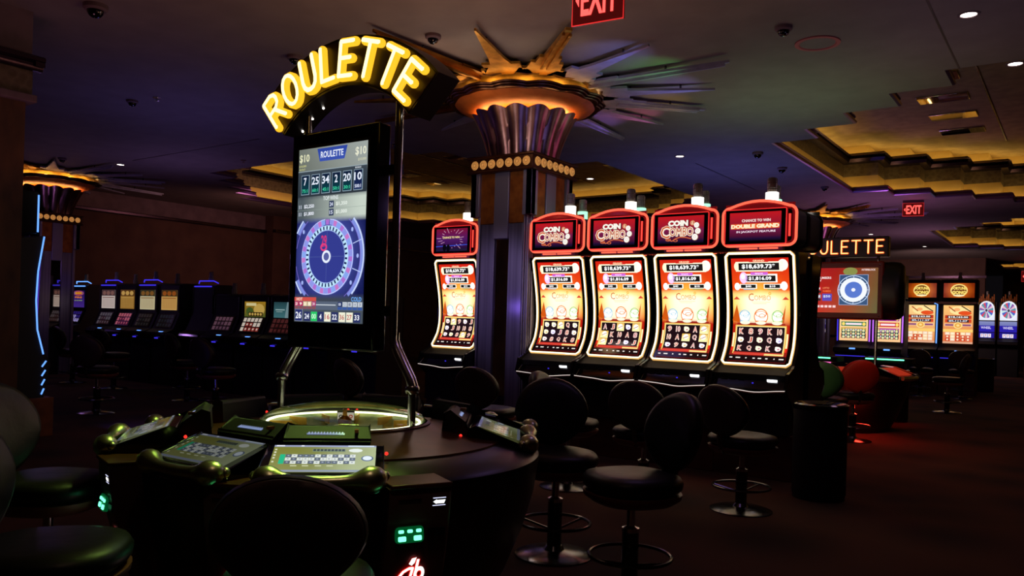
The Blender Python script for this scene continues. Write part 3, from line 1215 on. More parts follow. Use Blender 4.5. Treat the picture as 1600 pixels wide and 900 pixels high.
# ================================================================== FAR UPRIGHT MACHINES
def upright(loc, rz, label, group, top, main, w_=.64, zt=1.85, frame=None, btn='blue_led', candle_key='candle_cap', sc_key='scr', top_h=.3, main_h=.42, arch=0):
    t = thing('slot_machine', label, 'slot machine', loc, rz, group)
    h = w_ / 2
    zs = zt - .04
    b = mb('soft_black')
    b.prism([(-.12, .0), (.40, .0), (.40, zt - .03), (.34, zt), (.06, zt), (.0, zt - .03), (-.0, 1.28), (-.12, 1.0), (-.26, .94), (-.26, .86), (-.12, .80)], -h, h, 'x')
    b.build('cabinet', t, bevel=.008)
    dk = mb('gloss')
    dk.prism([(-.26, .94), (-.28, .90), (-.26, .85), (-.12, .82), (-.12, .99)], -h + .02, h - .02, 'x')
    d = dk.build('button_deck', t, bevel=.004)
    if btn:
        q = mb(btn)
        q.box(.10, .19, -.25, -.17, .95, .962)
        q.build('play_button', d, label='glowing blue white play button')
        q = mb('blue_dim')
        q.box(.02, .12, -.282, -.27, .83, .85)
        q.build('edge_glow', d)
    # main screen leaning back between deck and upper box
    if main:
        v0 = Vector((0, -.115, 1.02))
        up = Vector((0, .115, .27)).normalized()
        main.build('lower_screen', flat(v0 + up * .14 + Vector((0, -.008, 0)), (1, 0, 0), up, w_ - .16, .27), t, sc_key)
    if top:
        top.build('upper_screen', flat((0, -.005, zt - .12 - top_h / 2), (1, 0, 0), (0, 0, 1), w_ - .16, top_h), t, sc_key)
    for s_ in (-1, 1):
        e = mb('dark_chrome')
        e.tube([(s_ * (h - .015), -.004, 1.3), (s_ * (h - .015), -.004, zt - .05)], .009, 6)
        e.build('edge_trim', t)
    if frame:
        f = mb(frame)
        f.tube([(-h + .06, -.01, zt - .03), (h - .06, -.01, zt - .03)], .012, 6)
        f.tube([(-h + .02, .1, zt + .03), (-h + .1, .06, zt + .07), (h - .1, .06, zt + .07), (h - .02, .1, zt + .03)], .011, 6)
        f.build('top_light', t)
    candle(t, .0, .15, zt + .0 if not frame else zt + .05, candle_key, .8)
    return t


def paytable(c1, c2, c3):
    D = Disp(100, 130)
    D.rect(0, 0, 100, 130, c1, 0, c1)
    D.rect(0, 0, 100, 42, c2, 1)
    for i in range(3):
        D.ell(20 + i * 30, 22, 13, 15, c3, 2, 12)
    D.rect(6, 50, 94, 56, c3, 2)
    for r_ in range(7):
        for c in range(8):
            D.rect(9 + c * 11, 62 + r_ * 9, 15 + c * 11, 66 + r_ * 9, c3, 2)
    return D


def dimreels(c1, c2):
    D = Disp(100, 62)
    D.rect(0, 0, 100, 62, '#100808', 0)
    rnd = random.Random(5)
    for r_ in range(3):
        for c in range(5):
            D.rect(6 + c * 18, 5 + r_ * 19, 20 + c * 18, 20 + r_ * 19, c1 if rnd.random() < .6 else c2, 1)
            D.ell(13 + c * 18, 12 + r_ * 19, 4, 4, c2, 2, 7)
    return D


def quick(col):
    D = Disp(100, 150)
    D.rect(0, 0, 100, 150, '#20105a', 0, '#5030a0')
    D.ell(50, 25, 44, 22, '#e05818', 1)
    D.ell(50, 25, 40, 18, '#3868d0', 2, inner=.85)
    D.text('QUICK', 50, 25, 15, '#ffd040', 3, 62, .05)
    D.text('FIRE', 50, 62, 16, '#ff9030', 3, 60, .04)
    D.text('$10,000', 50, 90, 9, '#c0e060', 3, 66)
    return D


GA = 'slot machines on the far left bank'
yb = 8.25
specs = [(-17.45, 8.45, quick(0), dimreels('#c8b8ff', '#302080'), 'blue_led', 'colourful blue and orange slot machine beside the distant starburst column', 'scr'),
         (-15.55, 8.1, paytable('#e8d8d0', '#50383a', '#8a6058'), dimreels('#40282c', '#585058'), 'blue_dim', 'far left slot machine with pale pink paytable screen and blue rim light', 'scr'),
         (-14.85, 8.1, paytable('#b08038', '#6a4420', '#e0b060'), dimreels('#6a1828', '#c06070'), None, 'far left slot machine with dark amber paytable above red reels', 'scr'),
         (-14.15, 8.1, paytable('#e8dcb0', '#403a28', '#90602c'), dimreels('#181818', '#302828'), 'blue_dim', 'far left slot machine with cream paytable over a dark lower screen', 'scr'),
         (-13.43, 8.1, paytable('#e8b868', '#503820', '#a85820'), dimreels('#181818', '#202028'), None, 'far left slot machine with golden orange paytable at the end of its bank', 'scr')]
for x, y, tp, mn, fr, lb, key in specs:
    upright((x, y, 0), 0, lb, GA, tp, mn, .66, 1.82, fr, top_h=.36, sc_key='scr_dim')
# machine seen from its dark side, turned to the aisle
upright((-12.55, 8.2, 0), R(0), 'unlit black slot machine with thin blue top light, right of the far paytable machines', GA, None, None, .62, 1.80, 'blue_dim', btn=None)


def cartoon(c1, c2, c3):
    D = Disp(100, 92)
    D.rect(0, 0, 100, 92, c1, 0, c2)
    D.ell(70, 45, 26, 34, c3, 1, 12)
    D.ell(25, 55, 18, 24, c2, 1, 9)
    D.rect(8, 8, 56, 24, '#fff0b0', 2)
    D.rect(20, 60, 88, 84, '#403018', 2)
    for i in range(5):
        D.ell(27 + i * 13, 72, 5, 8, c3, 3, 8)
    return D


def cyan_img():
    D = Disp(100, 92)
    D.rect(0, 0, 100, 92, '#2c5058', 0, '#508890')
    D.tri([(60, 0), (100, 0), (100, 92), (50, 92)], [(0, 1, 2, 3)], [lin('#88a8b0')] * 4, 1)
    D.rect(8, 40, 50, 46, '#b0d0d0', 2)
    D.rect(12, 52, 40, 56, '#a0c0c0', 2)
    D.line(72, 4, 78, 92, 3, '#60a0ff', 2)
    return D


GB = 'slot machines on the nearer left bank'
for x, tp, mn, lb in ((-11.72, None, dimreels('#4a3040', '#6a4858'), 'left bank slot machine with only its dim mauve lower screen lit'),
                      (-10.95, cartoon('#c09028', '#50682c', '#e8c060'), dimreels('#a84038', '#f0e0d0'), 'left bank slot machine with yellow picture above red and white reels'),
                      (-10.2, cyan_img(), dimreels('#401818', '#582828'), 'left bank slot machine with teal upper picture above dark red reels'),
                      (-9.42, None, dimreels('#181018', '#201828'), 'dark left bank slot machine partly hidden behind the tall roulette display'),
                      (-8.4, None, dimreels('#181018', '#201828'), 'dark slot machine behind the tall roulette display with blue button light')):
    upright((x, 8.1, 0), 0, lb, GB, tp, mn, .70, 1.64, None, top_h=.26, sc_key='scr_dim')

# blue-edged machine beside the near pier, seen from its side
def blue_machine(loc, rz):
    t = thing('slot_machine', 'tall dark slot machine with blue edge lights next to the left pier', 'slot machine', loc, rz)
    b = mb('orange_wood')
    b.box(-.36, .36, -.14, .5, 0, .40)
    b.build('plinth', t, bevel=.006)
    b = mb('soft_black')
    b.prism([(-.04, .41), (.42, .41), (.42, 2.0), (-.0, 2.06), (.05, 1.7), (.06, 1.4), (.04, 1.1), (-.02, .9), (-.10, .75)], -.34, .34, 'x')
    b.build('cabinet', t, bevel=.008)
    for s_ in (-1, 1):
        e = mb('blue_led')
        e.tube([(s_ * .345, y, z) for y, z in ((-.005, 2.06), (.045, 1.7), (.055, 1.4), (.035, 1.1), (-.03, .85))], .008, 6)
        for k in range(4):
            z = .78 - k * .095
            e.tube([(s_ * .345, -.06 + k * .005, z), (s_ * .345, -.02, z - .06)], .008, 6)
        e.build('blue_edge_light', t)
    D = quick(0)
    D.build('screen', flat((0, .0, 1.5), (1, 0, 0), (0, -.02, 1), .56, .95), t, 'scr_hi')
    tp = mb('gloss')
    tp.prism([(.06, 2.08), (.06, 2.5), (.36, 2.5), (.40, 2.08)], -.34, .34, 'x')
    tp.build('topper_housing', t, bevel=.01)
    e = mb('blue_led')
    for s_ in (-1, 1):
        e.tube([(s_ * .345, .06, 2.1), (s_ * .345, .06, 2.48)], .008, 6)
    e.build('topper_light', t)
    return t


blue_machine((-9.08, 3.86, 0), pi)

# ================================================================== FAR RIGHT MACHINES
def gong_main(hue):
    D = Disp(100, 160)

    def bg(u, v):
        return mixc('#ffd890', '#e88848', v) if hue == 0 else mixc('#ffc878', '#e06838', v)
    D.fld(0, 0, 100, 160, bg, 4, 8, 0)
    D.ell(55, 22, 34, 18, '#ffe8a0', 1)
    D.ell(72, 32, 22, 9, '#e85020', 2)
    D.line(18, 6, 40, 26, 4, '#b04018', 2)
    D.line(60, 2, 92, 26, 4, '#502010', 2)
    D.ell(46, 18, 10, 7, '#ffb070', 3)
    D.rect(6, 42, 94, 56, '#c03018', 1)
    D.rect(14, 44, 86, 55, '#302020', 2)
    D.text('$18,163.00', 50, 49.5, 8.5, '#ffffff', 3, 66, .03)
    D.rect(6, 58, 94, 72, '#d84020', 1)
    D.rect(14, 60, 86, 71, '#403030', 2)
    D.text('$5,111.27', 50, 65.5, 8.5, '#e8f0ff', 3, 62, .03)
    for x0 in (4, 62):
        D.rect(x0, 77, x0 + 34, 88, '#f8c8a0', 2)
        D.rect(x0 + 3, 79, x0 + 31, 86, '#8a4878', 3)
    D.ell(50, 84, 15, 14, '#ffe090', 3)
    D.ell(50, 84, 11, 10, '#f0a848', 4, inner=.5)
    D.rect(0, 100, 100, 112, '#ffd070', 1)
    rnd = random.Random(3 + hue)
    for c in range(5):
        for r_ in range(3):
            col = rnd.choice(['#c83020', '#f8e0d0', '#d85848', '#ffe8c0'])
            D.rect(8 + c * 17.2, 113 + r_ * 12.5, 23 + c * 17.2, 124 + r_ * 12.5, col, 2)
            D.ell(15.5 + c * 17.2, 118.5 + r_ * 12.5, 4, 3.6, '#fff4d0', 3, 7)
    D.rect(0, 152, 100, 160, '#e0a888', 2)
    return D


def gong_top():
    D = Disp(100, 48)

    def bg(u, v):
        return mixc('#f07818', '#7a2404', abs(u - .5) * 1.8 + abs(v - .5) * .6)
    D.fld(0, 0, 100, 48, bg, 10, 5, 0)
    D.ell(50, 24, 28, 21, '#ffe080', 1)
    D.ell(50, 24, 24, 17, '#6a3008', 2)
    D.text('FORTUNE', 50, 17, 10, '#ffe070', 3, 46, .05)
    D.text('GONG', 50, 31, 12, '#ffe070', 3, 44, .06)
    D.ell(50, 41, 18, 3, '#fff0c0', 3)
    return D


def multi_main(c):
    D = Disp(100, 160)
    D.rect(0, 0, 100, 160, '#ffe8a8', 0, '#ffc890')
    cols = c
    for i in range(6):
        D.rect(6, 10 + i * 24, 94, 28 + i * 24, cols[i % len(cols)], 1)
        D.rect(22, 15 + i * 24, 78, 23 + i * 24, '#ffe8f0', 2)
        D.ell(14, 19 + i * 24, 6, 7, '#ffe070', 2, 8)
        D.ell(86, 19 + i * 24, 6, 7, '#ffe070', 2, 8)
    for i in range(5):
        D.rect(8 + i * 17.5, 112, 22 + i * 17.5, 150, '#305850', 3)
        for j in range(3):
            D.ell(15 + i * 17.5, 118 + j * 13, 5, 5, '#f0e8b0', 4, 8)
    return D


def tall_machine(loc, label, top, main, side=None, right=None, w_=.70):
    t = thing('slot_machine', label, 'slot machine', loc, 0, 'tall lit slot machines on the far right')
    h = w_ / 2
    b = mb('plinth')
    b.box(-h, h, -.05, .5, 0, .42)
    b.build('plinth', t)
    b = mb('soft_black')
    b.prism([(-.04, .42), (.5, .42), (.5, 2.0), (0, 2.0), (.05, 1.6), (0, 1.1), (-.06, 1.04), (-.28, .98), (-.28, .90), (-.05, .84)], -h, h, 'x')
    b.box(-h, h, .0, .4, 2.06, 2.54)
    b.build('cabinet', t, bevel=.008)
    main.build('screen', flat((0, -.02, 1.55), (1, 0, 0), (0, 0, 1), w_ - .12, .84), t, 'scr')
    if top:
        top.build('topper_screen', flat((0, -.01, 2.30), (1, 0, 0), (0, 0, 1), w_ - .1, .32), t, 'scr')
    for s_, key in ((-1, side), (1, right or side)):
        if key:
            e = mb(key)
            e.tube([(s_ * (h - .025), -.03, 1.12), (s_ * (h - .02), -.03, 1.99), (s_ * (h - .08), -.03, 2.01)], .013, 6)
            e.build('side_light', t)
    q = mb('blue_led')
    q.box(-.02, .10, -.29, -.27, .95, .98)
    q.build('play_button', t)
    q = mb('blue_dim')
    q.box(-.3, .3, -.285, -.27, .80, .815)
    q.build('edge_glow', t)
    candle(t, 0, .15, 2.54, 'candle_cap', .7)
    return t


tall_machine((-3.04, 20, 0), 'far slot machine with orange gong topper and blue frame lights', gong_top(), gong_main(0), 'blue_led')
tall_machine((-2.30, 20, 0), 'far slot machine with orange gong topper and plain black frame', gong_top(), gong_main(1), None)
tall_machine((-3.42, 18.4, 0), 'far slot machine with magenta and red bars, behind the distant roulette display', None,
             multi_main(['#b020a0', '#d02830']), 'violet_led', w_=.62)
tall_machine((-4.10, 18.4, 0), 'far slot machine with green and cream reels below the distant roulette display', None,
             multi_main(['#2a7a5a', '#d0a040', '#c85020']), 'blue_dim', 'violet_led', w_=.70)


def wheel_machine(loc, label):
    t = thing('slot_machine', label, 'slot machine', loc, 0, 'wheel-topped slot machines in the distance')
    b = mb('soft_black')
    b.prism([(-.04, 0), (.5, 0), (.5, 2.1), (0, 2.1), (0, 1.1), (-.06, 1.04), (-.25, .98), (-.25, .9), (-.05, .84)], -.33, .33, 'x')
    b.build('cabinet', t, bevel=.01)
    D = Disp(100, 100)
    D.rect(0, 60, 100, 100, '#e8ecff', 0)
    D.ell(50, 50, 50, 48, '#f0f4ff', 1)
    cols = ['#d84860', '#4868c8', '#c8e8e8', '#8858a8', '#e8c0d0', '#5898a8']
    for i in range(18):
        D.ell(50, 50, 41, 40, cols[i % 6], 2, 3, .25, i * 20, i * 20 + 20)
    D.ell(50, 50, 8, 8, '#404058', 3)
    D.build('wheel_screen', flat((0, -.02, 1.86), (1, 0, 0), (0, 0, 1), .56, .56), t, 'scr')
    D = Disp(100, 60)
    D.rect(0, 0, 100, 60, '#8890c0', 0, '#2820a0')
    D.rect(0, 24, 100, 60, '#2a20a8', 1)
    D.text('WHEEL', 50, 36, 14, '#e0d8ff', 2, 60)
    D.build('upper_screen', flat((0, -.02, 1.40), (1, 0, 0), (0, 0, 1), .56, .30), t, 'scr')
    D = Disp(100, 56)
    D.rect(0, 0, 100, 56, '#241890', 0)
    for i in range(3):
        D.rect(18 + i * 22, 8, 37 + i * 22, 34, '#f4f0ff', 1)
        D.text('7', 27.5 + i * 22, 21, 16, '#c02848', 2)
    for i in range(8):
        D.rect(6 + i * 11.5, 42, 13 + i * 11.5, 47, '#9aa0e8', 1)
    D.build('reel_screen', flat((0, -.02, 1.12), (1, 0, 0), (0, 0, 1), .56, .22), t, 'scr')
    e = mb('bronze')
    for s_ in (-1, 1):
        e.tube([(s_ * .31, -.03, 1.0), (s_ * .31, -.03, 1.75), (s_ * .24, -.03, 2.12)], .016, 6)
    e.build('gold_side_trim', t)
    tp = mb('copper')
    for i in range(9):
        x = -.24 + i * .06
        tp.box(x - .02, x + .02, -.01, .05, 2.1, 2.2 + .06 * ((i * 7) % 3))
    tp.build('crown_trim', t)
    candle(t, 0, .2, 2.2, 'candle_cap', .9)
    return t


wm = wheel_machine((-2.68, 30.3, 0), 'distant slot machine with colour wheel top, left one of the pair')
wm.scale = (.85, 1, 1.15)
wm = wheel_machine((-2.06, 30.3, 0), 'distant slot machine with colour wheel top, right one of the pair')
wm.scale = (.85, 1, 1.15)
D_ = multi_main(['#e02838', '#c01868'])
t = tall_machine((-1.22, 29.5, 0), 'pink and red lit slot machine cut by the right edge of the picture', None, D_, 'pink_led')

# ================================================================== ROULETTE SIGN LETTERS
LET = {
    'R': [[(0, 0), (0, 1), (.42, 1), (.58, .9), (.62, .76), (.58, .6), (.42, .5), (0, .5)], [(.32, .5), (.62, 0)]],
    'O': [[(.33 + .33 * cos(a * pi / 8), .5 + .5 * sin(a * pi / 8)) for a in range(17)]],
    'U': [[(0, 1), (0, .32), (.05, .14), (.16, .03), (.31, 0), (.46, .03), (.57, .14), (.62, .32), (.62, 1)]],
    'L': [[(0, 1), (0, 0), (.55, 0)]],
    'E': [[(.56, 1), (0, 1), (0, 0), (.56, 0)], [(0, .52), (.46, .52)]],
    'T': [[(0, 1), (.7, 1)], [(.35, 1), (.35, 0)]],
}


def letter(ch, place, h, r, parent, k1, k2, wf=1.0):
    """place maps (u across, v up) metres from the letter centre to a 3D point; second arg raises it off the face"""
    wd = max(p[0] for s_ in LET[ch] for p in s_)
    for key, rr, lift, nm in ((k1, r, .0, 'letter'), (k2, r * .62, r * .46, 'letter_tube')):
        b = mb(key)
        for s_ in LET[ch]:
            pts = []
            for i in range(len(s_) - 1):
                for q in range(3):
                    t = q / 3
                    pts.append((s_[i][0] * (1 - t) + s_[i + 1][0] * t, s_[i][1] * (1 - t) + s_[i + 1][1] * t))
            pts.append(s_[-1])
            closed = ch == 'O'
            if closed:
                pts = pts[:-1]
            P = [place((p[0] - wd / 2) * h * wf, (p[1] - .5) * h, lift) for p in pts]
            # split at sharp corners so that strokes stay round
            if closed:
                b.tube(P, rr, 10, True)
            else:
                run = [P[0]]
                for i in range(1, len(P)):
                    run.append(P[i])
                    if i < len(P) - 1:
                        v1 = Vector(P[i]) - Vector(P[i - 1])
                        v2 = Vector(P[i + 1]) - Vector(P[i])
                        if v1.angle(v2) > R(60):
                            b.tube(run, rr, 10)
                            b.ball(P[i], rr, 10, 6)
                            run = [P[i]]
                b.tube(run, rr, 10)
                for e in (P[0], P[-1]):
                    b.ball(e, rr, 10, 6)
        o = b.build(nm, parent, smooth=60)
        parent = o if nm == 'letter' else parent
    return o


# ================================================================== ROULETTE POD
PC = Vector((-2.99, 2.76, 0))
FC = Vector((-3.10, 2.85, 0))     # foot line of the frame that carries display and sign
pod = thing('roulette_table', 'round black electronic roulette table with glowing glass dome in the foreground', 'roulette table', PC)
b = mb('black')
b.lathe([(.001, 0), (.74, 0), (.76, .06), (.82, .14), (.90, .34), (.95, .52), (.97, .66), (.97, .695), (.955, .71), (.80, .755), (.76, .76)], 96)
b.build('body', pod)
b = mb('deck')
b.lathe([(.79, .745), (.785, .765), (.60, .79), (.44, .815), (.42, .82), (.40, .80)], 96)
b.build('deck', pod, label='glossy copper brown deck')
b = mb('deck')
b.lathe([(.39, .80), (.41, .83), (.425, .825), (.43, .80)], 72)
rim = b.build('dome_rim', pod)
# wheel inside the dome
b = MB().mat('pad')
M['wheel_green'] = noisy(mat('wheel_green', '#8a9a4a', .35, .3), '#4a6a2a', '#b0b860', 6)
b.mat('wheel_green')
b.lathe([(.40, .83), (.34, .79), (.27, .76), (.20, .75), (.10, .77), (.05, .80), (.001, .81)], 72)
wheel = b.build('wheel', pod, label='green and gold roulette wheel bowl')
b = mb('gold')
for k in range(12):
    X = Matrix.Rotation(k * pi / 6 + .1, 4, 'Z')
    b.box(.26, .375, -.004, .004, .775, .815, X)
b.build('divider', wheel)
b = mb('bronze')
b.lathe([(.001, .80), (.03, .80), (.035, .83), (.012, .85), (.01, .88), (.001, .885)], 24)
b.build('turret', wheel)
b = mb('ring_led')
b.tube([(.372 * cos(2 * pi * i / 72), .372 * sin(2 * pi * i / 72), .822) for i in range(72)], .006, 6, True)
b.build('light_ring', pod, label='white light ring under the dome')
b = mb('dome_glass')
b.lathe([(.40 * cos(R(a)), .83 + .085 * sin(R(a))) for a in range(0, 90, 6)] + [(.001, .915)], 72)
b.build('dome', pod, smooth=60)
plq = mb('chrome')
X = Matrix.Rotation(R(-44), 4, 'Z')
X2 = X @ Matrix.Translation((-.22, .0, .80)) @ Matrix.Rotation(R(12), 4, 'Y')
plq.box(-.004, .004, -.045, .045, -.01, .05, X2)
pq = plq.build('number_plate', wheel)
D = Disp(100, 50)
D.rect(0, 0, 100, 50, '#e8e0d0', 0)
for i in range(3):
    D.ell(20 + 30 * i, 25, 12, 12, '#202020' if i < 2 else '#c03020', 1, inner=.5)
q0 = X2 @ Vector((.006, 0, .02))
D.build('number_face', flat(q0, (X @ Vector((0, 1, 0))), (X2.to_3x3() @ Vector((0, 0, 1))), .085, .042), pq, 'scr_dim')


def bet_screen():
    D = Disp(100, 56)

    def bg(u, v):
        return mixc('#7a7c30', '#b8c49a', max(0, (u - .4) * 1.4) + v * .2)
    D.fld(0, 0, 100, 56, bg, 10, 5, 0)
    D.rect(0, 0, 100, 3.6, '#98a0c0', 1)
    D.rect(2, .6, 10, 2.8, '#f0f4ff', 2)
    D.rect(26, .6, 29, 2.8, '#f0f4ff', 2)
    D.rect(72, .6, 98, 2.8, '#e0f0ff', 2)
    D.rect(38, 8, 70, 14, '#788a70', 1)
    for i in range(9):
        D.rect(38.6 + i * 3.5, 8.8, 41.2 + i * 3.5, 13.2, '#303a38', 2)
    D.ell(80, 11, 7, 4, '#e8f0e8', 1, 10)
    D.rect(8, 20, 13, 40, '#20b888', 1)
    n = 0
    for c in range(12):
        for r_ in range(3):
            dark = (c * 3 + r_) % 2 == 0 if (c % 4) < 3 else (c + r_) % 3 == 0
            D.rect(13.5 + c * 5.6, 20 + r_ * 6.8, 18.8 + c * 5.6, 26.3 + r_ * 6.8, '#5a6478' if dark else '#dde4e0', 1)
            D.rect(15.2 + c * 5.6, 22.4 + r_ * 6.8, 17 + c * 5.6, 24.2 + r_ * 6.8, '#aab4c0' if dark else '#8a9498', 2)
    for i, x in enumerate((20, 31, 43, 54)):
        D.rect(x, 43, x + 6, 44.6, '#d8dcb8', 1)
    D.ell(92, 28, 4.5, 4.5, '#e8f4ff', 2)
    D.ell(92, 28, 6, 6, '#607090', 1)
    for y in (8, 14, 20, 26, 34, 44):
        D.rect(1.5, y, 3.5, y + 3, '#d8dcc0', 1)
    D.rect(0, 52, 100, 56, '#8a94a8', 1)
    return D


def station(az, key='scr', ox=0, oy=0):
    X = Matrix.Translation((ox, oy, 0)) @ Matrix.Rotation(R(az), 4, 'Z')
    O_ = Vector((ox, oy, 0))
    # local x outwards, y along the edge
    sl = R(17.5)
    c = mb('gloss')
    c.prism([(.74, .765), (.76, .825), (.79, .832), (1.005, .758), (1.01, .73), (.93, .70)], -.225, .225, 'y', X)
    c.build('screen_console', pod, bevel=.006)
    cons = pod.children[-1]
    cons = [o for o in C.objects if o.name.startswith('screen_console')][-1]
    out = Vector((cos(R(az)), sin(R(az)), 0))
    rt = Vector((-out.y, out.x, 0))        # to the player's left ... right when seen from the centre
    upv = (-out * cos(sl) * 1.0 + Vector((0, 0, sin(sl)))).normalized()
    cen = O_ + out * .90 + Vector((0, 0, .7985))
    right = rt
    nn = right.cross(upv)
    fn = flat(cen + nn * .002, right, upv, .39, .215)
    bet_screen().build('betting_screen', fn, pod, key)
    r_ = mb('soft_black')
    r_.prism([(.62, .78), (.63, .885), (.66, .895), (.74, .845), (.75, .79)], -.165, .165, 'y', X)
    rd = r_.build('card_reader_block', pod, bevel=.008)
    D = Disp(100, 14)
    D.rect(0, 0, 100, 14, '#6878a0', 0)
    for i in range(12):
        D.rect(4 + i * 8, 2, 8 + i * 8, 12, '#8898c0', 1)
    u2 = (-out * .9 + Vector((0, 0, .44))).normalized()
    D.build('reader_display', flat(O_ + out * .702 + Vector((0, 0, .8655)) - right * .01 + right.cross(u2) * .003, right, u2, .15, .022), rd, 'scr_dim' if key == 'scr_dim' else 'scr')
    if az < 40:
        s = mb('copper')
        s.box(.69, .72, .105, .12, .872, .885, X)
        s.build('card_slot', rd)
    # chrome hand bumper with two swollen ends
    p, rad = [], []
    for i in range(25):
        u = -1 + 2 * i / 24
        p.append((1.035 + .03 * (1 - u * u) - .02 * max(0, abs(u) - .8) * 5, .235 * u, .742 + .014 * abs(u) ** 2))
        rad.append(.024 + .026 * math.exp(-((abs(u) - .78) / .20) ** 2) if abs(u) < .97 else .018)
    bp = mb('pad')
    bp.tube(p, rad, 14, X=X)
    for e in (p[0], p[-1]):
        bp.ball(X @ Vector(e), .019, 12, 8)
    bm = bp.build('hand_bumper', pod, smooth=60, label='polished chrome hand bumper')
    g = mb('gloss')
    g.tube([(a[0] - .012, a[1], a[2] - .034) for a in p], [.6 * q for q in rad], 10, X=X)
    g.build('bumper_underside', bm, smooth=60)
    d = mb('red_dot')
    for s_ in (-.235, .235):
        d.ball(X @ Vector((.72, s_, .79)), .008, 8, 4)
    d.build('indicator_light', rd)


def service_panel(az, lit=True):
    X = Matrix.Rotation(R(az), 4, 'Z')
    K = .07
    outl = [(.80 + K, .02), (.86 + K, .14), (.94 + K, .34), (.99 + K, .52), (1.01 + K, .66), (1.01 + K, .705), (.96, .71), (.84, .715), (.84, .5), (.76, .04)]
    b = mb('podbrown')
    b.prism(outl, -.12, .12, 'y', X)
    p_ = b.build('service_panel', pod, bevel=.006)
    b = mb('deck')
    b.box(.86, 1.022 + K, -.122, .122, .706, .722, X)
    b.build('panel_cap', p_, bevel=.004)
    b = mb('black')
    b.box(1.004 + K, 1.014 + K, -.09, -.0, .660, .664, X)
    b.build('card_slot', p_)
    b = mb('black')
    b.box(.98 + K, 1.0 + K, .035, .105, .515, .545, X)
    b.build('card_slot', p_)

    def place(y, z, r0=.012):
        # panel front radius at height z
        for (a, za), (b_, zb) in zip(outl, outl[1:]):
            if za <= z <= zb:
                return a + (b_ - a) * (z - za) / (zb - za) + r0
        return 1.0
    def patch(D, y0, y1, z0, z1, nm, key='scr_hi', lift=.004):
        def fn(a, b_, l):
            z = z0 + (z1 - z0) * b_
            v = X @ Vector((place(0, z, lift) + l, y0 + (y1 - y0) * a, z))
            return tuple(v)
        return D.build(nm, fn, p_, key)
    # arrow ticket sign
    D = Disp(100, 70)
    D.rect(0, 0, 100, 70, '#040404', 0)
    D.rect(2, 2, 98, 8, '#d8dcff', 1)
    D.rect(2, 62, 98, 68, '#d8dcff', 1)
    D.tri([(4, 35), (30, 15), (30, 55)], [(0, 1, 2)], [(1, 1, 1)] * 3, 1)
    D.tri([(30, 22), (96, 22), (86, 52), (30, 50)], [(0, 1, 2, 3)], [(1, 1, 1)] * 4, 1)
    patch(D, .045, .10, .632, .666, 'ticket_arrow')
    # green lit bill acceptor
    g = mb('green_dim')
    rr = place(0, .53)
    Xg = X @ Matrix.Translation((rr, -.040, .53)) @ Matrix.Rotation(R(-10), 4, 'Y')
    g.prism(rrect(.055, .030, .014), -.012, .004, 'x', Xg)
    go = g.build('bill_acceptor', p_)
    e = mb('green_led')
    for yy, zz in ((-.035, .013), (0, .013), (.035, .013), (-.032, -.014), (.03, -.014)):
        e.prism(rrect(.010 if zz > 0 else .015, .006 if zz > 0 else .009, .004), .004, .008, 'x', Xg @ Matrix.Translation((0, yy, zz)))
    e.build('green_light', go)
    # glowing maker's mark: sweeping i and b
    D = Disp(100, 100)
    for c, t, L_ in (('#e01810', 13, 0), ('#fff8f0', 8, 1)):
        pts = [(6, 78), (12, 60), (24, 46), (40, 38), (52, 38), (48, 60), (46, 80)]
        for p, q in zip(pts, pts[1:]):
            D.line(p[0], p[1], q[0], q[1], t, c, L_)
            D.ell(q[0], q[1], t / 2, t / 2, c, L_, 8)
        for p, q in zip([(66, 12), (60, 80)], [(60, 80)]):
            D.line(p[0], p[1], q[0], q[1], t, c, L_)
        D.ell(74, 56, 17, 22, c, L_ + 0, 20, .45 if L_ else .3)
        D.tri([(38, 24), (46, 8), (60, 6), (56, 22), (48, 30)], [(0, 1, 2), (0, 2, 3), (0, 3, 4)], [lin(c)] * 5, L_ + (0 if L_ else 0))
    patch(D, -.075, .055, .30, .44, 'glowing_emblem', 'scr_hi', .006)


for az, key, ox, oy in ((-126, 'scr_dark', 0, 0), (-87, 'scr_dark', .137, .03), (-46, 'scr', .015, -.045), (35, 'scr_dark', -.15, -.01),
                        (74, 'scr_dark', 0, 0), (114, 'scr_dark', 0, 0), (154, 'scr_dark', 0, 0), (194, 'scr_dark', 0, 0)):
    station(az, key, ox, oy)
for az in (-146, -107, -63.5, -27, 94, 134, 174):
    service_panel(az)

# chrome frame, display and arched sign standing on the table
fr_ = mb('chrome')
FX, FY = FC.x - PC.x, FC.y - PC.y
for sx in (-1, 1):
    x0, x1 = (-.345, -.50) if sx < 0 else (.335, .475)
    pts = [(x0, 0, 2.55), (x0, 0, 1.27), (x0, 0, 1.23), (x0 + (x1 - x0) * .2, 0, 1.18), (x0 + (x1 - x0) * .85, 0, 1.05), (x1, 0, 1.0), (x1, 0, .95), (x1, 0, .78)]
    fr_.tube(pts, .020, 14)
    fr_.tube([(p[0] - sx * .0, .03, p[2]) for p in pts[1:6]], .012, 10)
    fr_.lathe([(.028, -.02), (.034, -.01), (.034, .01), (.028, .02)], 16, (x1, 0, 1.0))
    fr_.lathe([(.045, 0), (.045, .012), (.024, .03)], 20, (x1, 0, .775))
fr_.v = [(p[0] + FX, p[1] + FY, p[2]) for p in fr_.v]
fo = fr_.build('chrome_support_frame', pod, smooth=50)

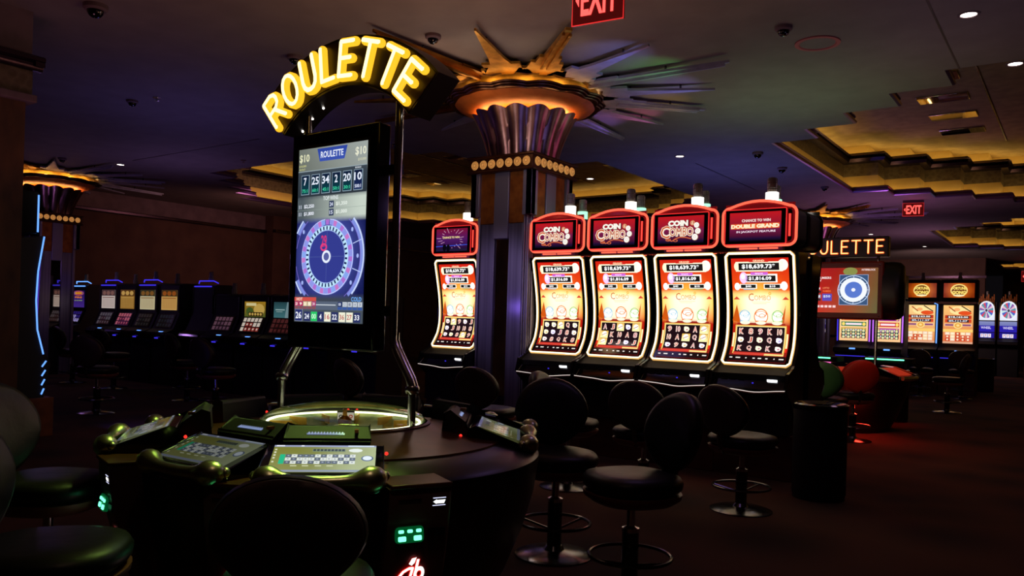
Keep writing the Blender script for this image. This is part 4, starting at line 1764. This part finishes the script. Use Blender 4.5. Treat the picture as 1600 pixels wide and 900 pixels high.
disp = thing('roulette_display', 'tall portrait screen showing roulette wheel and winning numbers above the table', 'display', FC)
b = mb('gloss')
b.box(-.405, .245, -.05, .04, 1.17, 2.31)
b.build('housing', disp, bevel=.01)
b = mb('dark_panel')
b.box(-.355, .19, -.053, -.048, 1.29, 2.24)
b.build('bezel', disp)
for x0, x1, z0 in ((-.365, -.30, 1.35), (.235, .345, 1.35), (-.365, -.30, 2.05), (.235, .345, 2.05)):
    b = mb('black')
    b.box(x0, x1, .0, .03, z0, z0 + .05)
    b.build('mounting_bracket', disp)


def roulette_screen():
    D = Disp(100, 176)

    def bg(u, v):
        if v < .14:
            return mixc('#6a7068', '#a0a8a4', u * .9 + (.1 - v))
        if v < .275:
            return mixc('#303844', '#5a646c', u)
        if v < .415:
            return mixc('#505a60', '#c8d4c8', max(0, u * 1.2 - .1))
        if v < .86:
            d = math.hypot(u - .47, (v - .608) * 1.7)
            return mixc('#5058b8', '#141a50', (d - .1) * 2.0) if d > .2 else mixc('#2c3488', '#4850b0', d * 4)
        return mixc('#505868', '#3a4250', v)
    D.fld(0, 0, 100, 176, bg, 14, 30, 0)
    D.text('$10', 9, 10, 9, '#e8e8c0', 2, 15)
    D.text('$10', 91, 9.5, 9, '#e8e8d0', 2, 15)
    D.text('$10,000', 6.5, 17.5, 2.6, '#c8c888', 2, 11)
    D.text('PAYOUT', 6, 20.8, 2.0, '#c8c888', 2, 9)
    D.text('$10,000', 93, 17.5, 3, '#d0d0b0', 2, 11)
    D.tri([(28, 1.5), (72, 1.5), (68, 14.5), (32, 14.5)], [(0, 1, 2, 3)], [lin('#2c44a0'), lin('#2c44a0'), lin('#3c54b0'), lin('#3c54b0')], 1)
    D.text('ROULETTE', 50, 8, 6.6, '#e8f0ff', 2, 33, .02)
    D.rect(0, 22.6, 100, 23.4, '#98a8b0', 1)
    D.rect(0, 23.4, 100, 49, '#3c4650', 1, '#2c343c')
    for i, (n1, n2) in enumerate((('7', '75:1'), ('25', '60:1'), ('34', '45:1'), ('2', '50:1'), ('20', '30:1'), ('10', '500:1'))):
        x = 11.5 + i * 15.4
        D.rect(x - 6.3, 26.8, x + 6.3, 47, '#8aa0b0', 2)
        D.rect(x - 5.5, 27.5, x + 5.5, 46.3, '#101a38', 3, '#1c2c5c' if i == 5 else '#0a4048')
        D.text(n1, x, 33.5, 7.8, '#e8f0ff', 4, (4.2 if len(n1) == 1 else 10.5))
        D.text(n2, x, 43, 3.4, '#e0e8ff' if i == 5 else '#40d0a0', 4, 8.4)
    D.text('BONUS', 88.5, 25.1, 1.7, '#e0e8f0', 4, 8)
    D.text('TOP WINS', 50, 52, 4, '#e0e8e8', 2, 22)
    D.text('11', 4.5, 59, 3.8, '#d8e0f0', 2, 3.4)
    D.text('$2,250', 18, 59, 4.2, '#f0f4ff', 2, 15)
    D.text('11', 4.5, 66.5, 3.8, '#d8e0f0', 2, 3.4)
    D.text('$1,800', 18, 66.5, 4.2, '#f0f4ff', 2, 15)
    for y, n1, n2 in ((58.5, '24', '$1,350'), (66.5, '15', '$1,000')):
        D.rect(48, y - 3.4, 55, y + 3.4, '#303c58', 2)
        D.text(n1, 51.5, y, 3.8, '#e0e8ff', 3, 4.6)
        D.text(n2, 66, y, 4.2, '#eaf2ea', 2, 16)
    D.rect(0, 62.6, 100, 62.9, '#90a098', 1)
    # wheel picture
    cx, cy = 47, 110.5
    k = 1.0
    clip = []
    def ring(rx, col, lay, inner, n=64):
        # ring clipped to the picture area
        a = 0
        c = lin(col)
        for i in range(n):
            a0, a1 = 2 * pi * i / n, 2 * pi * (i + 1) / n
            q = [(cx + rr * cos(aa), cy + rr * k * sin(aa)) for aa in (a0, a1) for rr in (rx, rx * inner)]
            if all(0 <= p[0] <= 100 and 73 <= p[1] <= 151 for p in q):
                D.tri([q[0], q[1], q[3], q[2]], [(0, 1, 2, 3)], [c] * 4, lay)
    ring(53, '#c8d8ff', 2, .965)
    ring(51, '#8090e0', 1, .93)
    ring(47.5, '#7868c8', 1, .985)
    ring(38, '#90a0f0', 2, .8)
    ring(37.6, '#d8e0ff', 3, .985)
    ring(31, '#c0e8ff', 3, .86)
    ring(26.5, '#343c90', 3, .0)
    ring(26.5, '#a0b8f0', 4, .975)
    cols = ['#b070d0', '#9098e8', '#c878c8', '#88a8f0']
    for i in range(38):
        a0 = 360 / 38 * i
        D.ell(cx, cy, 37, 37 * k, cols[i % 4], 4, 2, .86, a0 + .8, a0 + 8.6)
        D.ell(cx, cy, 30.4, 30.4 * k, '#18205a', 5, 1, .88, a0 + 2.6, a0 + 6.4)
    for i in range(10):
        a = R(18 + 36 * i)
        p, q = (cx + 39 * cos(a), cy + 39 * sin(a)), (cx + 51 * cos(a), cy + 51 * sin(a))
        if 0 < q[0] < 100 and 73 < q[1] < 151:
            D.line(*p, *q, .8, '#c0d0ff', 3)
    for i in range(10):
        a = R(36 * i)
        p = (cx + 44 * cos(a), cy + 44 * sin(a))
        if 3 < p[0] < 97 and 76 < p[1] < 149:
            D.ell(*p, 1.6, 2.2, '#a8b8f8', 3, 8)
    D.ell(cx, cy, 6.4, 6.4, '#e8f0ff', 5, 24, .62)
    D.ell(cx, cy, 3.6, 3.6, '#5860a0', 5, 16)
    D.rect(cx - 26, cy - .2, cx + 26, cy + .2, '#5060a0', 4)
    D.rect(cx - .2, cy - 26, cx + .2, cy + 26, '#5060a0', 4)
    D.text('29', 43, 95, 12, '#d83878', 6, 8)
    D.ell(43, 101, 5, 4, '#e84080', 6, 12, .6)
    # hot and cold strips
    D.rect(0, 151, 33, 155, '#d05048', 2)
    D.text('HOT', 8, 153, 3.2, '#ffe0d0', 3, 9)
    D.text('COLD', 91, 152.5, 4.4, '#70b0ff', 3, 14)
    D.rect(0, 155, 100, 163.5, '#586478', 1)
    D.rect(33, 158, 62, 159, '#c8d0d8', 2)
    for i, (n1, c) in enumerate((('23', '#c02858'), ('9', '#c02858'), ('21', '#e8d0a0'), ('5', '#e8d0a0'), ('31', '#b02868'))):
        D.rect(.5 + i * 6.6, 155.4, 6.4 + i * 6.6, 160, c, 2)
        D.text(n1, 3.4 + i * 6.6, 157.7, 2.8, '#ffffff', 3, 3.2)
        D.rect(.5 + i * 6.6, 160.4, 6.4 + i * 6.6, 163, '#8a5058', 2)
    for i, (n1, c) in enumerate((('18', '#1c2c60'), ('12', '#c8d0d8'), ('1', '#c8d0d8'), ('14', '#c8d0d8'), ('3', '#c8d0d8'))):
        D.rect(65 + i * 7, 155.4, 71 + i * 7, 160, c, 2)
        D.text(n1, 68 + i * 7, 157.7, 2.8, '#e8f0ff' if i == 0 else '#8890a8', 3, 3.2)
        D.rect(65 + i * 7, 160.4, 71 + i * 7, 163, '#3858a0', 2)
    D.rect(0, 163.5, 100, 176, '#48525c', 1)
    D.rect(1.5, 163.2, 13, 175.5, '#8890a8', 2)
    D.rect(2, 163.6, 12.5, 175, '#28306c', 3)
    D.text('26', 7.3, 169.3, 7, '#f4f8ff', 4, 8.6)
    for x, n1, bg_, fg in ((20, '24', '#2c3464', '#f0f4ff'), (30.5, '00', '#28c868', '#c8ffd8'), (40.5, '4', '#2c3464', '#f0f4ff'), (50.5, '16', '#f0f0d8', '#c05868'),
                            (61, '22', '#2c3464', '#f0f4ff'), (71.5, '36', '#f0f0d8', '#c07068'), (82, '27', '#f0f0d8', '#c06868'), (92.5, '33', '#2c3464', '#f0f4ff')):
        D.rect(x - 4.6, 165.5, x + 4.6, 175, bg_, 2)
        D.text(n1, x, 170.2, 5.2, fg, 3, 3.4 if len(n1) == 1 else 6.8)
    return D


roulette_screen().build('screen', flat((-.0825, -.054, 1.765), (1, 0, 0), (0, 0, 1), .52, .915), disp, 'scr')

sign = thing('roulette_sign', 'arched black sign with glowing yellow ROULETTE letters above the tall screen', 'sign', (FC.x, FC.y, 0))
SX, SZ = .005, 1.885
RO, RI = .875, .625
n = 30
A = R(47)
arc = [(SX + RO * sin(-A + 2 * A * i / n), SZ + RO * cos(-A + 2 * A * i / n)) for i in range(n + 1)]
arc2 = [(SX + RI * sin(A - 2 * A * i / n), SZ + RI * cos(A - 2 * A * i / n)) for i in range(n + 1)]
b = mb('sign_body')
b.prism(arc + arc2, -.07, .08, 'y')
b.build('arch_housing', sign, bevel=.012)
ar3 = [(SX + (RO - .012) * sin(-A * .985 + 2 * A * .985 * i / n), SZ + (RO - .012) * cos(-A * .985 + 2 * A * .985 * i / n)) for i in range(n + 1)]
ar4 = [(SX + (RI + .012) * sin(A * .985 - 2 * A * .985 * i / n), SZ + (RI + .012) * cos(A * .985 - 2 * A * .985 * i / n)) for i in range(n + 1)]
b = mb('sign_face')
b.prism(ar3 + ar4, -.074, -.066, 'y')
b.build('face_panel', sign)
wid = {'R': .62, 'O': .66, 'U': .62, 'L': .55, 'E': .56, 'T': .7}
LH = .172
word = 'ROULETTE'
gap = .070
tot = sum(wid[c] * LH for c in word) + gap * 7
pos = -tot / 2
RM = (RO + RI) / 2 + .0
span = R(88)
for ch in word:
    wl = wid[ch] * LH
    a = (pos + wl / 2) / tot * span - R(1)
    pos += wl + gap

    def place(u, v, lift, a=a):
        rr = RM + v
        x = SX + rr * sin(a) + u * cos(a)
        z = SZ + rr * cos(a) - u * sin(a)
        return (x, -.090 - lift, z)
    letter(ch, place, LH, .0235, sign, 'letter_edge', 'letter_core', .92)
for i, a in enumerate((-42, -33, -24, 24, 33, 42)):
    e = mb('white_lamp')
    p = (SX + (RI - .004) * sin(R(a)), .02, SZ + (RI - .004) * cos(R(a)))
    e.ball(p, .006, 8, 5)
    e.build('bulb', sign)
for a in (-30, 30):
    lamp('arch_underside_lamp', 'SPOT', (FC.x + SX + .55 * sin(R(a)), FC.y - .14, 2.3), 75, (.60, 1, .16), .22, (PC.x + 1.0 * sin(R(a)), PC.y - .75, .7), 46)

# ================================================================== STOOLS
def superring(cx, cy, cz, rx, ry, n=28, p=2.4, tilt=None):
    out = []
    for i in range(n):
        a = 2 * pi * i / n
        c, s_ = cos(a), sin(a)
        x = rx * (abs(c) ** (2 / p)) * (1 if c >= 0 else -1)
        y = ry * (abs(s_) ** (2 / p)) * (1 if s_ >= 0 else -1)
        out.append((cx + x, cy + y, cz))
    return out


def make_stool(seat_z=.60):
    """faces +x: backrest at -x"""
    t = thing('casino_stool', '', 'stool', (0, 0, 0))
    z = seat_z
    b = mb('leather')
    b.loft([superring(0, 0, z - .085, .205, .215), superring(0, 0, z - .06, .235, .235), superring(0, 0, z - .03, .24, .24), superring(0, 0, z - .005, .225, .225), superring(0, 0, z + .008, .17, .17), superring(0, 0, z + .006, .05, .05)])
    b.build('seat_cushion', t, smooth=60)
    b = mb('wood_shell')
    b.loft([superring(0, 0, z - .15, .10, .10), superring(0, 0, z - .14, .19, .19), superring(0, 0, z - .11, .232, .232), superring(0, 0, z - .086, .236, .236)])
    b.build('seat_shell', t, smooth=60)

    def backring(off, sx, sz):
        out = []
        for i in range(36):
            a = 2 * pi * i / 36
            y = .225 * sx * cos(a)
            zz = .205 * sz * sin(a)
            wdt = 1.0 - .18 * max(0, -sin(a)) ** 1.5
            y *= wdt
            xx = -.235 - .20 * (zz + .2) + .75 * y * y + off
            out.append((xx, y, z + .20 + zz))
        return out
    b = mb('leather')
    b.loft([backring(.0, .97, .97), backring(.02, 1.0, 1.0), backring(.045, .97, .97), backring(.06, .85, .85), backring(.066, .5, .5)])
    b.build('backrest_cushion', t, smooth=60)
    b = mb('back_shell')
    b.loft([backring(-.03, .5, .5), backring(-.026, .86, .86), backring(-.014, .95, .95), backring(.002, .955, .955)])
    b.build('backrest_shell', t, smooth=60)
    b = mb('dark_chrome')
    b.tube([(-.08, 0, z - .135), (-.20, 0, z - .12), (-.245, 0, z - .05), (-.25, 0, z + .08)], .022, 10)
    b.build('back_bracket', t)
    b = mb('gloss')
    b.lathe([(.001, .03), (.042, .03), (.042, z - .27), (.001, z - .27)], 24)
    b.build('column', t)
    b = mb('chrome')
    b.lathe([(.044, z - .29), (.044, z - .27), (.03, z - .265), (.022, z - .26), (.022, z - .15), (.001, z - .15)], 20)
    b.build('gas_lift', t)
    b = mb('dark_chrome')
    b.tube([(.205 * cos(2 * pi * i / 40), .205 * sin(2 * pi * i / 40), .19) for i in range(40)], .010, 8, True)
    for k in range(3):
        a = k * 2 * pi / 3
        b.tube([(.04 * cos(a), .04 * sin(a), .15), (.2 * cos(a), .2 * sin(a), .187)], .007, 6)
    b.build('foot_ring', t)
    b = mb('dark_chrome')
    b.lathe([(.001, 0), (.225, 0), (.225, .008), (.20, .018), (.06, .035), (.045, .06), (.001, .06)], 40)
    b.build('base', t)
    return t


s0 = make_stool()
STOOLS = [
    ((-1.83, 3.62, 0), R(238), 'empty black-cushioned stool standing clear of the table, nearest the bottom right aisle', None),
    ((-2.47, 3.92, 0), R(-48), 'black stool tucked behind the right side of the roulette table', None),
    ((-1.99, 1.66, 0), R(133), 'foreground stool seen from behind its round back in front of the betting screen', None),
    ((-2.66, 1.22, 0), R(45), 'dark stool at the bottom left corner, the nearest of the two on the left', None),
    ((-3.70, 1.69, 0), R(32), 'dark stool behind the nearest left one, its back cut by the left edge', None),
    ((-2.04, 5.80, 0), R(70), 'black stool in front of the nearest slot machine at the right end', None),
    ((-2.74, 5.60, 0), R(100), 'black stool with tall rounded back, left of the one at the right end machine', None),
    ((-3.42, 5.60, 0), R(10), 'black stool turned sideways behind the stool at the roulette table', None),
    ((-4.35, 5.75, 0), R(95), 'black stool in front of the machine next to the starburst column', None),
    ((-5.75, 5.6, 0), R(80), 'large dark stool behind the roulette table, below the tall display', None),
    ((-9.3, 6.3, 0), R(95), 'dark stool in the aisle before the left bank slot machines', None),
    ((-10.9, 6.9, 0), R(80), 'dark stool in front of the slot machine with the yellow picture', None),
    ((-13.2, 7.0, 0), R(95), 'dark stool in front of the golden paytable machine', None),
    ((-14.6, 7.0, 0), R(85), 'dark stool in front of the amber paytable machine', None),
    ((-10.2, 5.2, 0), R(120), 'dark stool standing alone near the blue-edged machine, left background', None),
    ((-2.85, 18.95, 0), R(90), 'far stool in front of the gong machine with blue lights', None),
    ((-2.1, 19.0, 0), R(90), 'far stool in front of the gong machine with black frame', None),
    ((-1.9, 15.4, 0), R(180), 'far black stool beside the distant bin', None),
]
for i, (loc, rz, lb, _) in enumerate(STOOLS):
    s_ = s0 if i == 0 else copy_tree(s0)
    s_.location = loc
    s_.rotation_euler = (0, 0, rz)
    s_['label'] = lb
    s_['group'] = 'black swivel stools'
    if i == 2:
        s_.scale = (1.0, 1.0, .9)
    if 4 < i < 10:
        s_.scale = (1.0, 1.0, .93)

# ================================================================== BINS
def make_bin(loc, label, r=.235, h=.76):
    t = thing('trash_bin', label, 'bin', loc, 0, 'round black bins')
    b = mb('soft_black')
    b.lathe([(.001, 0), (r * .97, 0), (r * .97, .03), (r, .04), (r, h - .03)], 40)
    b.build('body', t)
    b = mb('gloss')
    b.lathe([(r + .006, h - .05), (r + .008, h - .01), (r - .01, h), (r * .62, h - .02), (r * .60, h - .10)], 40)
    b.build('rim', t, label='glossy ring rim')
    return t


make_bin((-1.72, 6.68, 0), 'round black trash bin beside the right end slot machine', .205)
make_bin((-2.35, 13.2, 0), 'distant black trash bin right of the red stool', .21, .78)
make_bin((-1.98, 21.9, 0), 'farthest black trash bin in front of the gong machines', .24, .78)

# ================================================================== SECOND ROULETTE TABLE (distant)
P2 = Vector((-2.85, 11.75, 0))
pod2 = thing('roulette_table', 'distant round roulette table glowing red beyond the right end slot machine', 'roulette table', P2)
b = mb('black')
b.lathe([(.001, 0), (.70, 0), (.78, .14), (.92, .50), (.95, .70)], 48)
b.build('body', pod2)
b = mb('deck')
b.lathe([(.95, .70), (.93, .74), (.55, .82), (.001, .84)], 48)
b.build('deck', pod2)
for az in range(-150, 211, 45):
    X = Matrix.Rotation(R(az), 4, 'Z')
    c = mb('gloss')
    c.prism([(.66, .76), (.68, .86), (.72, .87), (1.0, .77), (1.0, .72)], -.22, .22, 'y', X)
    cs = c.build('screen_console', pod2)
    e = mb('red_glow')
    e.box(.74, .98, -.18, .18, .0, .004, 
          X @ Matrix.Translation((.855, 0, .829)) @ Matrix.Rotation(R(19.6), 4, 'Y') @ Matrix.Translation((-.855, 0, 0)))
    e.build('red_screen', cs)
    bp = mb('pad')
    bp.tube([(1.03, -.2, .75), (1.05, -.1, .745), (1.055, 0, .745), (1.05, .1, .745), (1.03, .2, .75)], .03, 8, X=X)
    bp.build('hand_bumper', cs)
b = mb('pink_led')
b.box(-.18, .05, -.45, -.43, .90, .915)
b.build('pink_light_bar', pod2)
b = mb('chrome')
for x in (-.75, .52):
    b.tube([(x, 0, .72), (x, 0, 2.65)], .02, 10)
b.build('support_frame', pod2)
lamp('red_table_glow', 'POINT', (-2.3, 10.9, .45), 9, (1, .04, .02), .1)
lamp('red_floor_glow', 'SPOT', (-2.5, 12.6, .6), 14, (1, .03, .01), .1, (-2.4, 12.9, 0), 150)

d2 = thing('roulette_display', 'wide red-framed screen showing a blue roulette wheel beyond the slot machines', 'display', (P2.x, 11.35, 0))
b = mb('redhouse')
b.box(-.95, .68, -.03, .25, 1.50, 2.27)
b.build('housing', d2, bevel=.02)
b = mb('black')
b.loft([[(xx, .11 + .16 * k_ * cos(2 * pi * i / 32), 1.885 + .385 * k_ * sin(2 * pi * i / 32)) for i in range(32)] for xx, k_ in ((.66, 1), (.80, 1), (.86, .96), (.90, .85), (.91, .3))])
b.build('end_cap', d2, smooth=60)
b = mb('chrome')
for x, z in ((.63, 2.22), (.63, 1.545)):
    b.ball((x, -.035, z), .012, 8, 5)
b.build('screw', d2)
D = Disp(178, 100)


def bg(u, v):
    return mixc(mixc('#a01010', '#c02014', v), '#5a5a30', (u - .55) * 1.6 + v * .3)


D.fld(0, 0, 178, 100, bg, 14, 8, 0)
D.ell(125, 8, 14, 9, '#88904a', 1)
D.rect(104, 15, 160, 83, '#9ab0d8', 1)
D.rect(105, 16, 159, 82, '#28507a', 2)
D.ell(132, 49, 31, 32, '#c8e0ff', 3, 40, .95)
D.ell(132, 49, 26, 27, '#f4faff', 4, 40, .0)
D.ell(132, 49, 17, 18, '#5078d0', 5, 30)
D.ell(132, 49, 4, 4, '#f0f4ff', 6)
for i in range(12):
    a = R(30 * i)
    D.line(132 + 26 * cos(a), 49 + 27 * sin(a), 132 + 30 * cos(a), 49 + 31 * sin(a), 1, '#d0e4ff', 5)
D.text('YOUR LUCKY NUMBERS', 54, 22, 5, '#ffe8e8', 2, 68)
D.text('FOR THE DAY', 46, 28, 5, '#ffe8e8', 2, 46)
D.text('INTERBLOCK', 160, 4.5, 4, '#ffe8e8', 2, 26)
for r_ in range(2):
    for c in range(4):
        D.rect(30 + c * 10, 42 + r_ * 18, 38 + c * 10, 50 + r_ * 18, '#e03038' if (c + r_) % 2 else '#8090b0', 2)
        D.rect(30 + c * 10, 51 + r_ * 18, 38 + c * 10, 56 + r_ * 18, '#201820', 2)
        D.ell(34 + c * 10, 46 + r_ * 18, 2.2, 2.8, '#ffffff', 3, 8)
D.text('LOTTO', 78, 45, 4, '#ff9060', 2, 13)
D.text('NUMBERS', 80, 52, 4, '#ff7030', 2, 16)
D.rect(71, 58, 90, 74, '#5048b8', 2)
D.text('$50', 80, 64, 6, '#e0e8ff', 3, 14)
for i in range(11):
    D.rect(12 + i * 8, 84, 18 + i * 8, 89, '#ffd8d8', 2)
D.build('screen', flat((.03, -.035, 1.885), (1, 0, 0), (0, 0, 1), 1.16, .60), d2, 'scr')

s2 = thing('roulette_sign', 'straight sign with glowing orange ROULETTE letters above the distant roulette screen', 'sign', (P2.x, 11.35, 0))
b = mb('sign_body')
b.box(-.98, .72, .0, .12, 2.33, 2.60)
b.build('sign_box', s2, bevel=.01)
LH2 = .168
xr = .66
for ch in reversed('ROULETTE'):
    wl = wid[ch] * LH2 * .86
    cx_ = xr - wl / 2

    def place(u, v, lift, cx_=cx_):
        return (cx_ + u, -.018 - lift, 2.465 + v)
    letter(ch, place, LH2, .0145, s2, 'letter_edge_o', 'letter_core_o', .86)
    xr -= wl + .052

s_ = copy_tree(s0)
s_.location = (-2.3, 10.4, 0)
s_.rotation_euler = (0, 0, R(120))
s_['label'] = 'stool with red round back at the distant roulette table'
M['red_vinyl'] = mat('red_vinyl', '#b02a14', .5)
for ch in s_.children:
    if ch.name.startswith('backrest'):
        ch.data = ch.data.copy()
        ch.data.materials[0] = M['red_vinyl']
lamp('red_back_glow', 'POINT', (-2.0, 9.9, 1.3), 1.2, (1, .2, .1), .1)
s_['group'] = 'black swivel stools'
M['green_vinyl'] = mat('green_vinyl', '#3a6a3a', .5)
s_ = copy_tree(s0)
s_.location = (-2.35, 9.3, 0)
s_.rotation_euler = (0, 0, R(95))
s_['label'] = 'stool with green back just right of the end slot machine'
for ch in s_.children:
    if ch.name.startswith('backrest'):
        ch.data = ch.data.copy()
        ch.data.materials[0] = M['green_vinyl']
for loc, lb in (((-3.75, 14.2, 0), 'left one of two thin green light bars beyond the distant roulette table'),
                ((-2.75, 14.9, 0), 'right one of two thin green light bars beyond the distant roulette table')):
    t = thing('gaming_table', lb, 'gaming table', loc, 0, 'dark tables with a green light bar')
    b = mb('soft_black')
    b.prism(rrect(.40, .30, .12), .82, .90, 'z')
    b.build('table_top', t, bevel=.01)
    b = mb('soft_black')
    b.lathe([(.001, 0), (.2, 0), (.2, .03), (.08, .06), (.06, .5), (.08, .82), (.001, .82)], 20)
    b.build('pedestal', t)
    e = mb('green_led')
    e.box(-.30, .30, -.312, -.30, .87, .89)
    e.build('light_bar', t)

# ================================================================== EXIT SIGNS
def exit_sign(loc, rz, label, w_, h_, key='exit_plate'):
    t = thing('exit_sign', label, 'sign', loc, rz, 'red exit signs')
    b = mb('exit_plate')
    b.box(-w_ / 2, w_ / 2, -.012, .012, -h_, 0)
    b.build('plate', t, bevel=.004)
    e = mb('neon_red')
    pts = [(x, -.016, z) for x, z in ((-w_ / 2, -h_), (w_ / 2, -h_), (w_ / 2, 0), (-w_ / 2, 0))]
    e.tube(pts, .0045, 5, True)
    e.build('lit_edge', t)
    b = mb('plaster_pink')
    b.box(-w_ / 2, w_ / 2, -.03, .03, 0, .05)
    top = max(HC - loc[2], .0505)
    b.tube([(0, 0, .05), (0, 0, top)], .012, 8)
    b.build('mounting_bar', t)
    vs_, fs, asp = text2d('EXIT', .025)
    e = mb('exit_red')
    hh = h_ * .66
    ww = w_ * .72
    e.add([((x - .46) * ww, -.016, -h_ / 2 + (y - .5) * hh) for x, y in vs_], fs)
    x0 = -w_ * .42
    e.add([(x0 - .02 * w_, -.016, -h_ / 2), (x0 + .05 * w_, -.016, -h_ / 2 - .14 * h_), (x0 + .05 * w_, -.016, -h_ / 2 + .14 * h_)], [(0, 1, 2)])
    e.build('lettering', t, smooth=0)
    return t


exit_sign((-2.62, 4.50, 3.62), R(6), 'near red exit sign hanging at the top edge above the starburst', .36, .33)
exit_sign((-2.89, 17.7, 3.94), R(12), 'second exit sign, hanging under the right gold ceiling recess', .38, .26)
exit_sign((-1.65, 33.5, 3.62), R(10), 'farthest tiny exit sign at the right end of the hall', .55, .36)

# ================================================================== CEILING FIXTURES
def ceil_light(x, y, label, r=.065):
    t = thing('ceiling_downlight', label, 'ceiling light', (x, y, HC), 0, 'small round ceiling downlights')
    b = mb('plaster_pink')
    b.lathe([(r + .02, -.001), (r + .02, -.008), (r, -.01), (r - .004, -.002)], 24)
    b.build('trim_ring', t)
    e = mb('white_lamp')
    e.lathe([(r - .002, -.003), (.001, -.006)], 24)
    e.build('lens', t)
    lamp('downlight_beam', 'SPOT', (x, y, HC - .03), 6, (1, .8, .6), .05, (x, y, 0), 80)


for x, y, lb in ((-.86, 7.55, 'downlight near the top right corner, nearest of the row'), (-.63, 9.15, 'downlight at the right edge beside the gold recess'),
                 (-5.25, 11.68, 'downlight just right of the central starburst blades'), (-14.56, 7.73, 'downlight at the far left above the distant column'),
                 (-4.11, 27.34, 'distant downlight left of the small far recess'), (-4.87, 23.5, 'distant downlight above the roulette letters'),
                 (-7.5, 12.77, 'downlight right of the column just before the left recess')):
    ceil_light(x, y, lb)


def camera_dome(x, y, label, s=1.0):
    t = thing('security_camera', label, 'security camera', (x, y, HC), 0, 'dome cameras on the ceiling')
    b = mb('plaster_pink')
    b.lathe([(.001, 0), (.10 * s, 0), (.10 * s, -.035 * s), (.085 * s, -.05 * s), (.001, -.05 * s)], 28)
    b.build('mount', t)
    b = mb('gloss')
    b.lathe([(.07 * s * cos(R(a)), -.045 * s - .07 * s * sin(R(a))) for a in range(0, 90, 10)] + [(.001, -.115 * s)], 24)
    b.build('dome', t)


for x, y, lb, s in ((-7.13, 3.52, 'dome camera at the top left corner of the ceiling', 1), (-5.05, 5.62, 'dome camera just left of the upright gold blade', .75),
                    (-6.7, 5.34, 'dome camera left of the arched roulette sign', .75), (-2.23, 7.06, 'dome camera left of the reddish ceiling ring', .75),
                    (-9.95, 5.41, 'small dome camera on the blue part of the left ceiling', .7), (-4.11, 11.96, 'dome camera above the right end slot machine', .8),
                    (-4.15, 13.28, 'dome camera beside the left tip of the right recess', .8), (-4.02, 15.42, 'small dome camera near the far lip of the right recess', .7),
                    (-8.59, 8.8, 'dome camera left of the central column band', .8), (-14.96, 6.88, 'tiny dome camera above the distant column', .7)):
    camera_dome(x, y, lb, s)
t = thing('ceiling_speaker', 'round reddish speaker ring flush in the ceiling right of the near exit sign', 'ceiling speaker', (-2.09, 7.62, HC))
M['ring_pink'] = mat('ring_pink', '#c86a6a', .7)
b = mb('ring_pink')
b.lathe([(.20, 0), (.20, -.010), (.165, -.012), (.155, -.002)], 40)
b.build('ring', t)
b = mb('ceiling')
b.lathe([(.156, -.004), (.001, -.004)], 40)
b.build('grille', t)
for x, y, lb in ((-9.52, 5.49, 'small sprinkler head beside the dome camera on the blue ceiling'), (-12.03, 8.56, 'small sprinkler head above the left recess')):
    t = thing('sprinkler_head', lb, 'sprinkler', (x, y, HC))
    b = mb('chrome')
    b.lathe([(.001, 0), (.05, 0), (.05, -.008), (.012, -.01), (.012, -.04), (.03, -.045), (.001, -.05)], 16)
    b.build('head', t)
# added unseen lamps that tint and brighten the columns and the starburst capital
lamp('column_green_fill', 'POINT', (-4.55, 7.35, 2.70), .9, (.2, 1, .45), .04)
lamp('column_violet_fill', 'POINT', (-5.35, 6.75, 1.5), .9, (.35, .2, 1), .05)
for az_, c_, e_ in ((-45, (1, .75, .4), 1.5), (-22.5, (.25, .3, 1), 7), (0, (.25, 1, .3), 5), (22.5, (.3, .3, 1), 6), (45, (1, .6, .2), 3),
                  (67.5, (1, .2, .5), 6), (90, (.4, .2, 1), 6), (-90, (1, .55, .35), 3), (-67.5, (1, .8, .6), 1.5)):
    a_ = R(az_)
    lamp('star_blade_fill', 'SPOT', (-5.32 + 2.0 * cos(a_), 7.53 + 2.0 * sin(a_), 3.3), e_ * 1.9, c_, .04,
         (-5.32 + 1.6 * cos(a_), 7.53 + 1.6 * sin(a_), 3.93), 70)  # added spots in free air that colour the blades
lamp('flute_blue_fill', 'POINT', (-4.2, 6.6, 2.9), 2.2, (.3, .3, 1), .2)
lamp('flute_pink_fill', 'POINT', (-4.0, 8.0, 3.0), 2.2, (1, .2, .5), .2)
lamp('left_column_fill', 'POINT', (-15.3, 6.8, 2.2), 5, (.6, .3, 1), .1)
lamp('left_floor_blue', 'SPOT', (-8.9, 4.6, .35), 3, (.1, .1, 1), .05, (-8.9, 5.4, 0), 140)

lamp('column_front_fill', 'POINT', (-5.0, 5.9, 3.0), 5.5, (1, .82, .75), .15)  # added fill in front of the column shaft
lamp('column_low_fill', 'SPOT', (-6.0, 4.6, 2.9), 110, (.75, .58, 1), .15, (-5.32, 7.2, 1.55), 30)  # added spot that brightens the lower shaft only
lamp('pole_fill', 'POINT', (-1.9, 4.1, 2.1), 2.5, (.6, .35, 1), .15)  # added violet point that puts streaks on the chrome poles
lamp('rear_side_fill', 'POINT', (-1.3, 8.2, 2.9), 3, (.9, .5, .8), .2)  # added point that lifts the black side of the rear machine
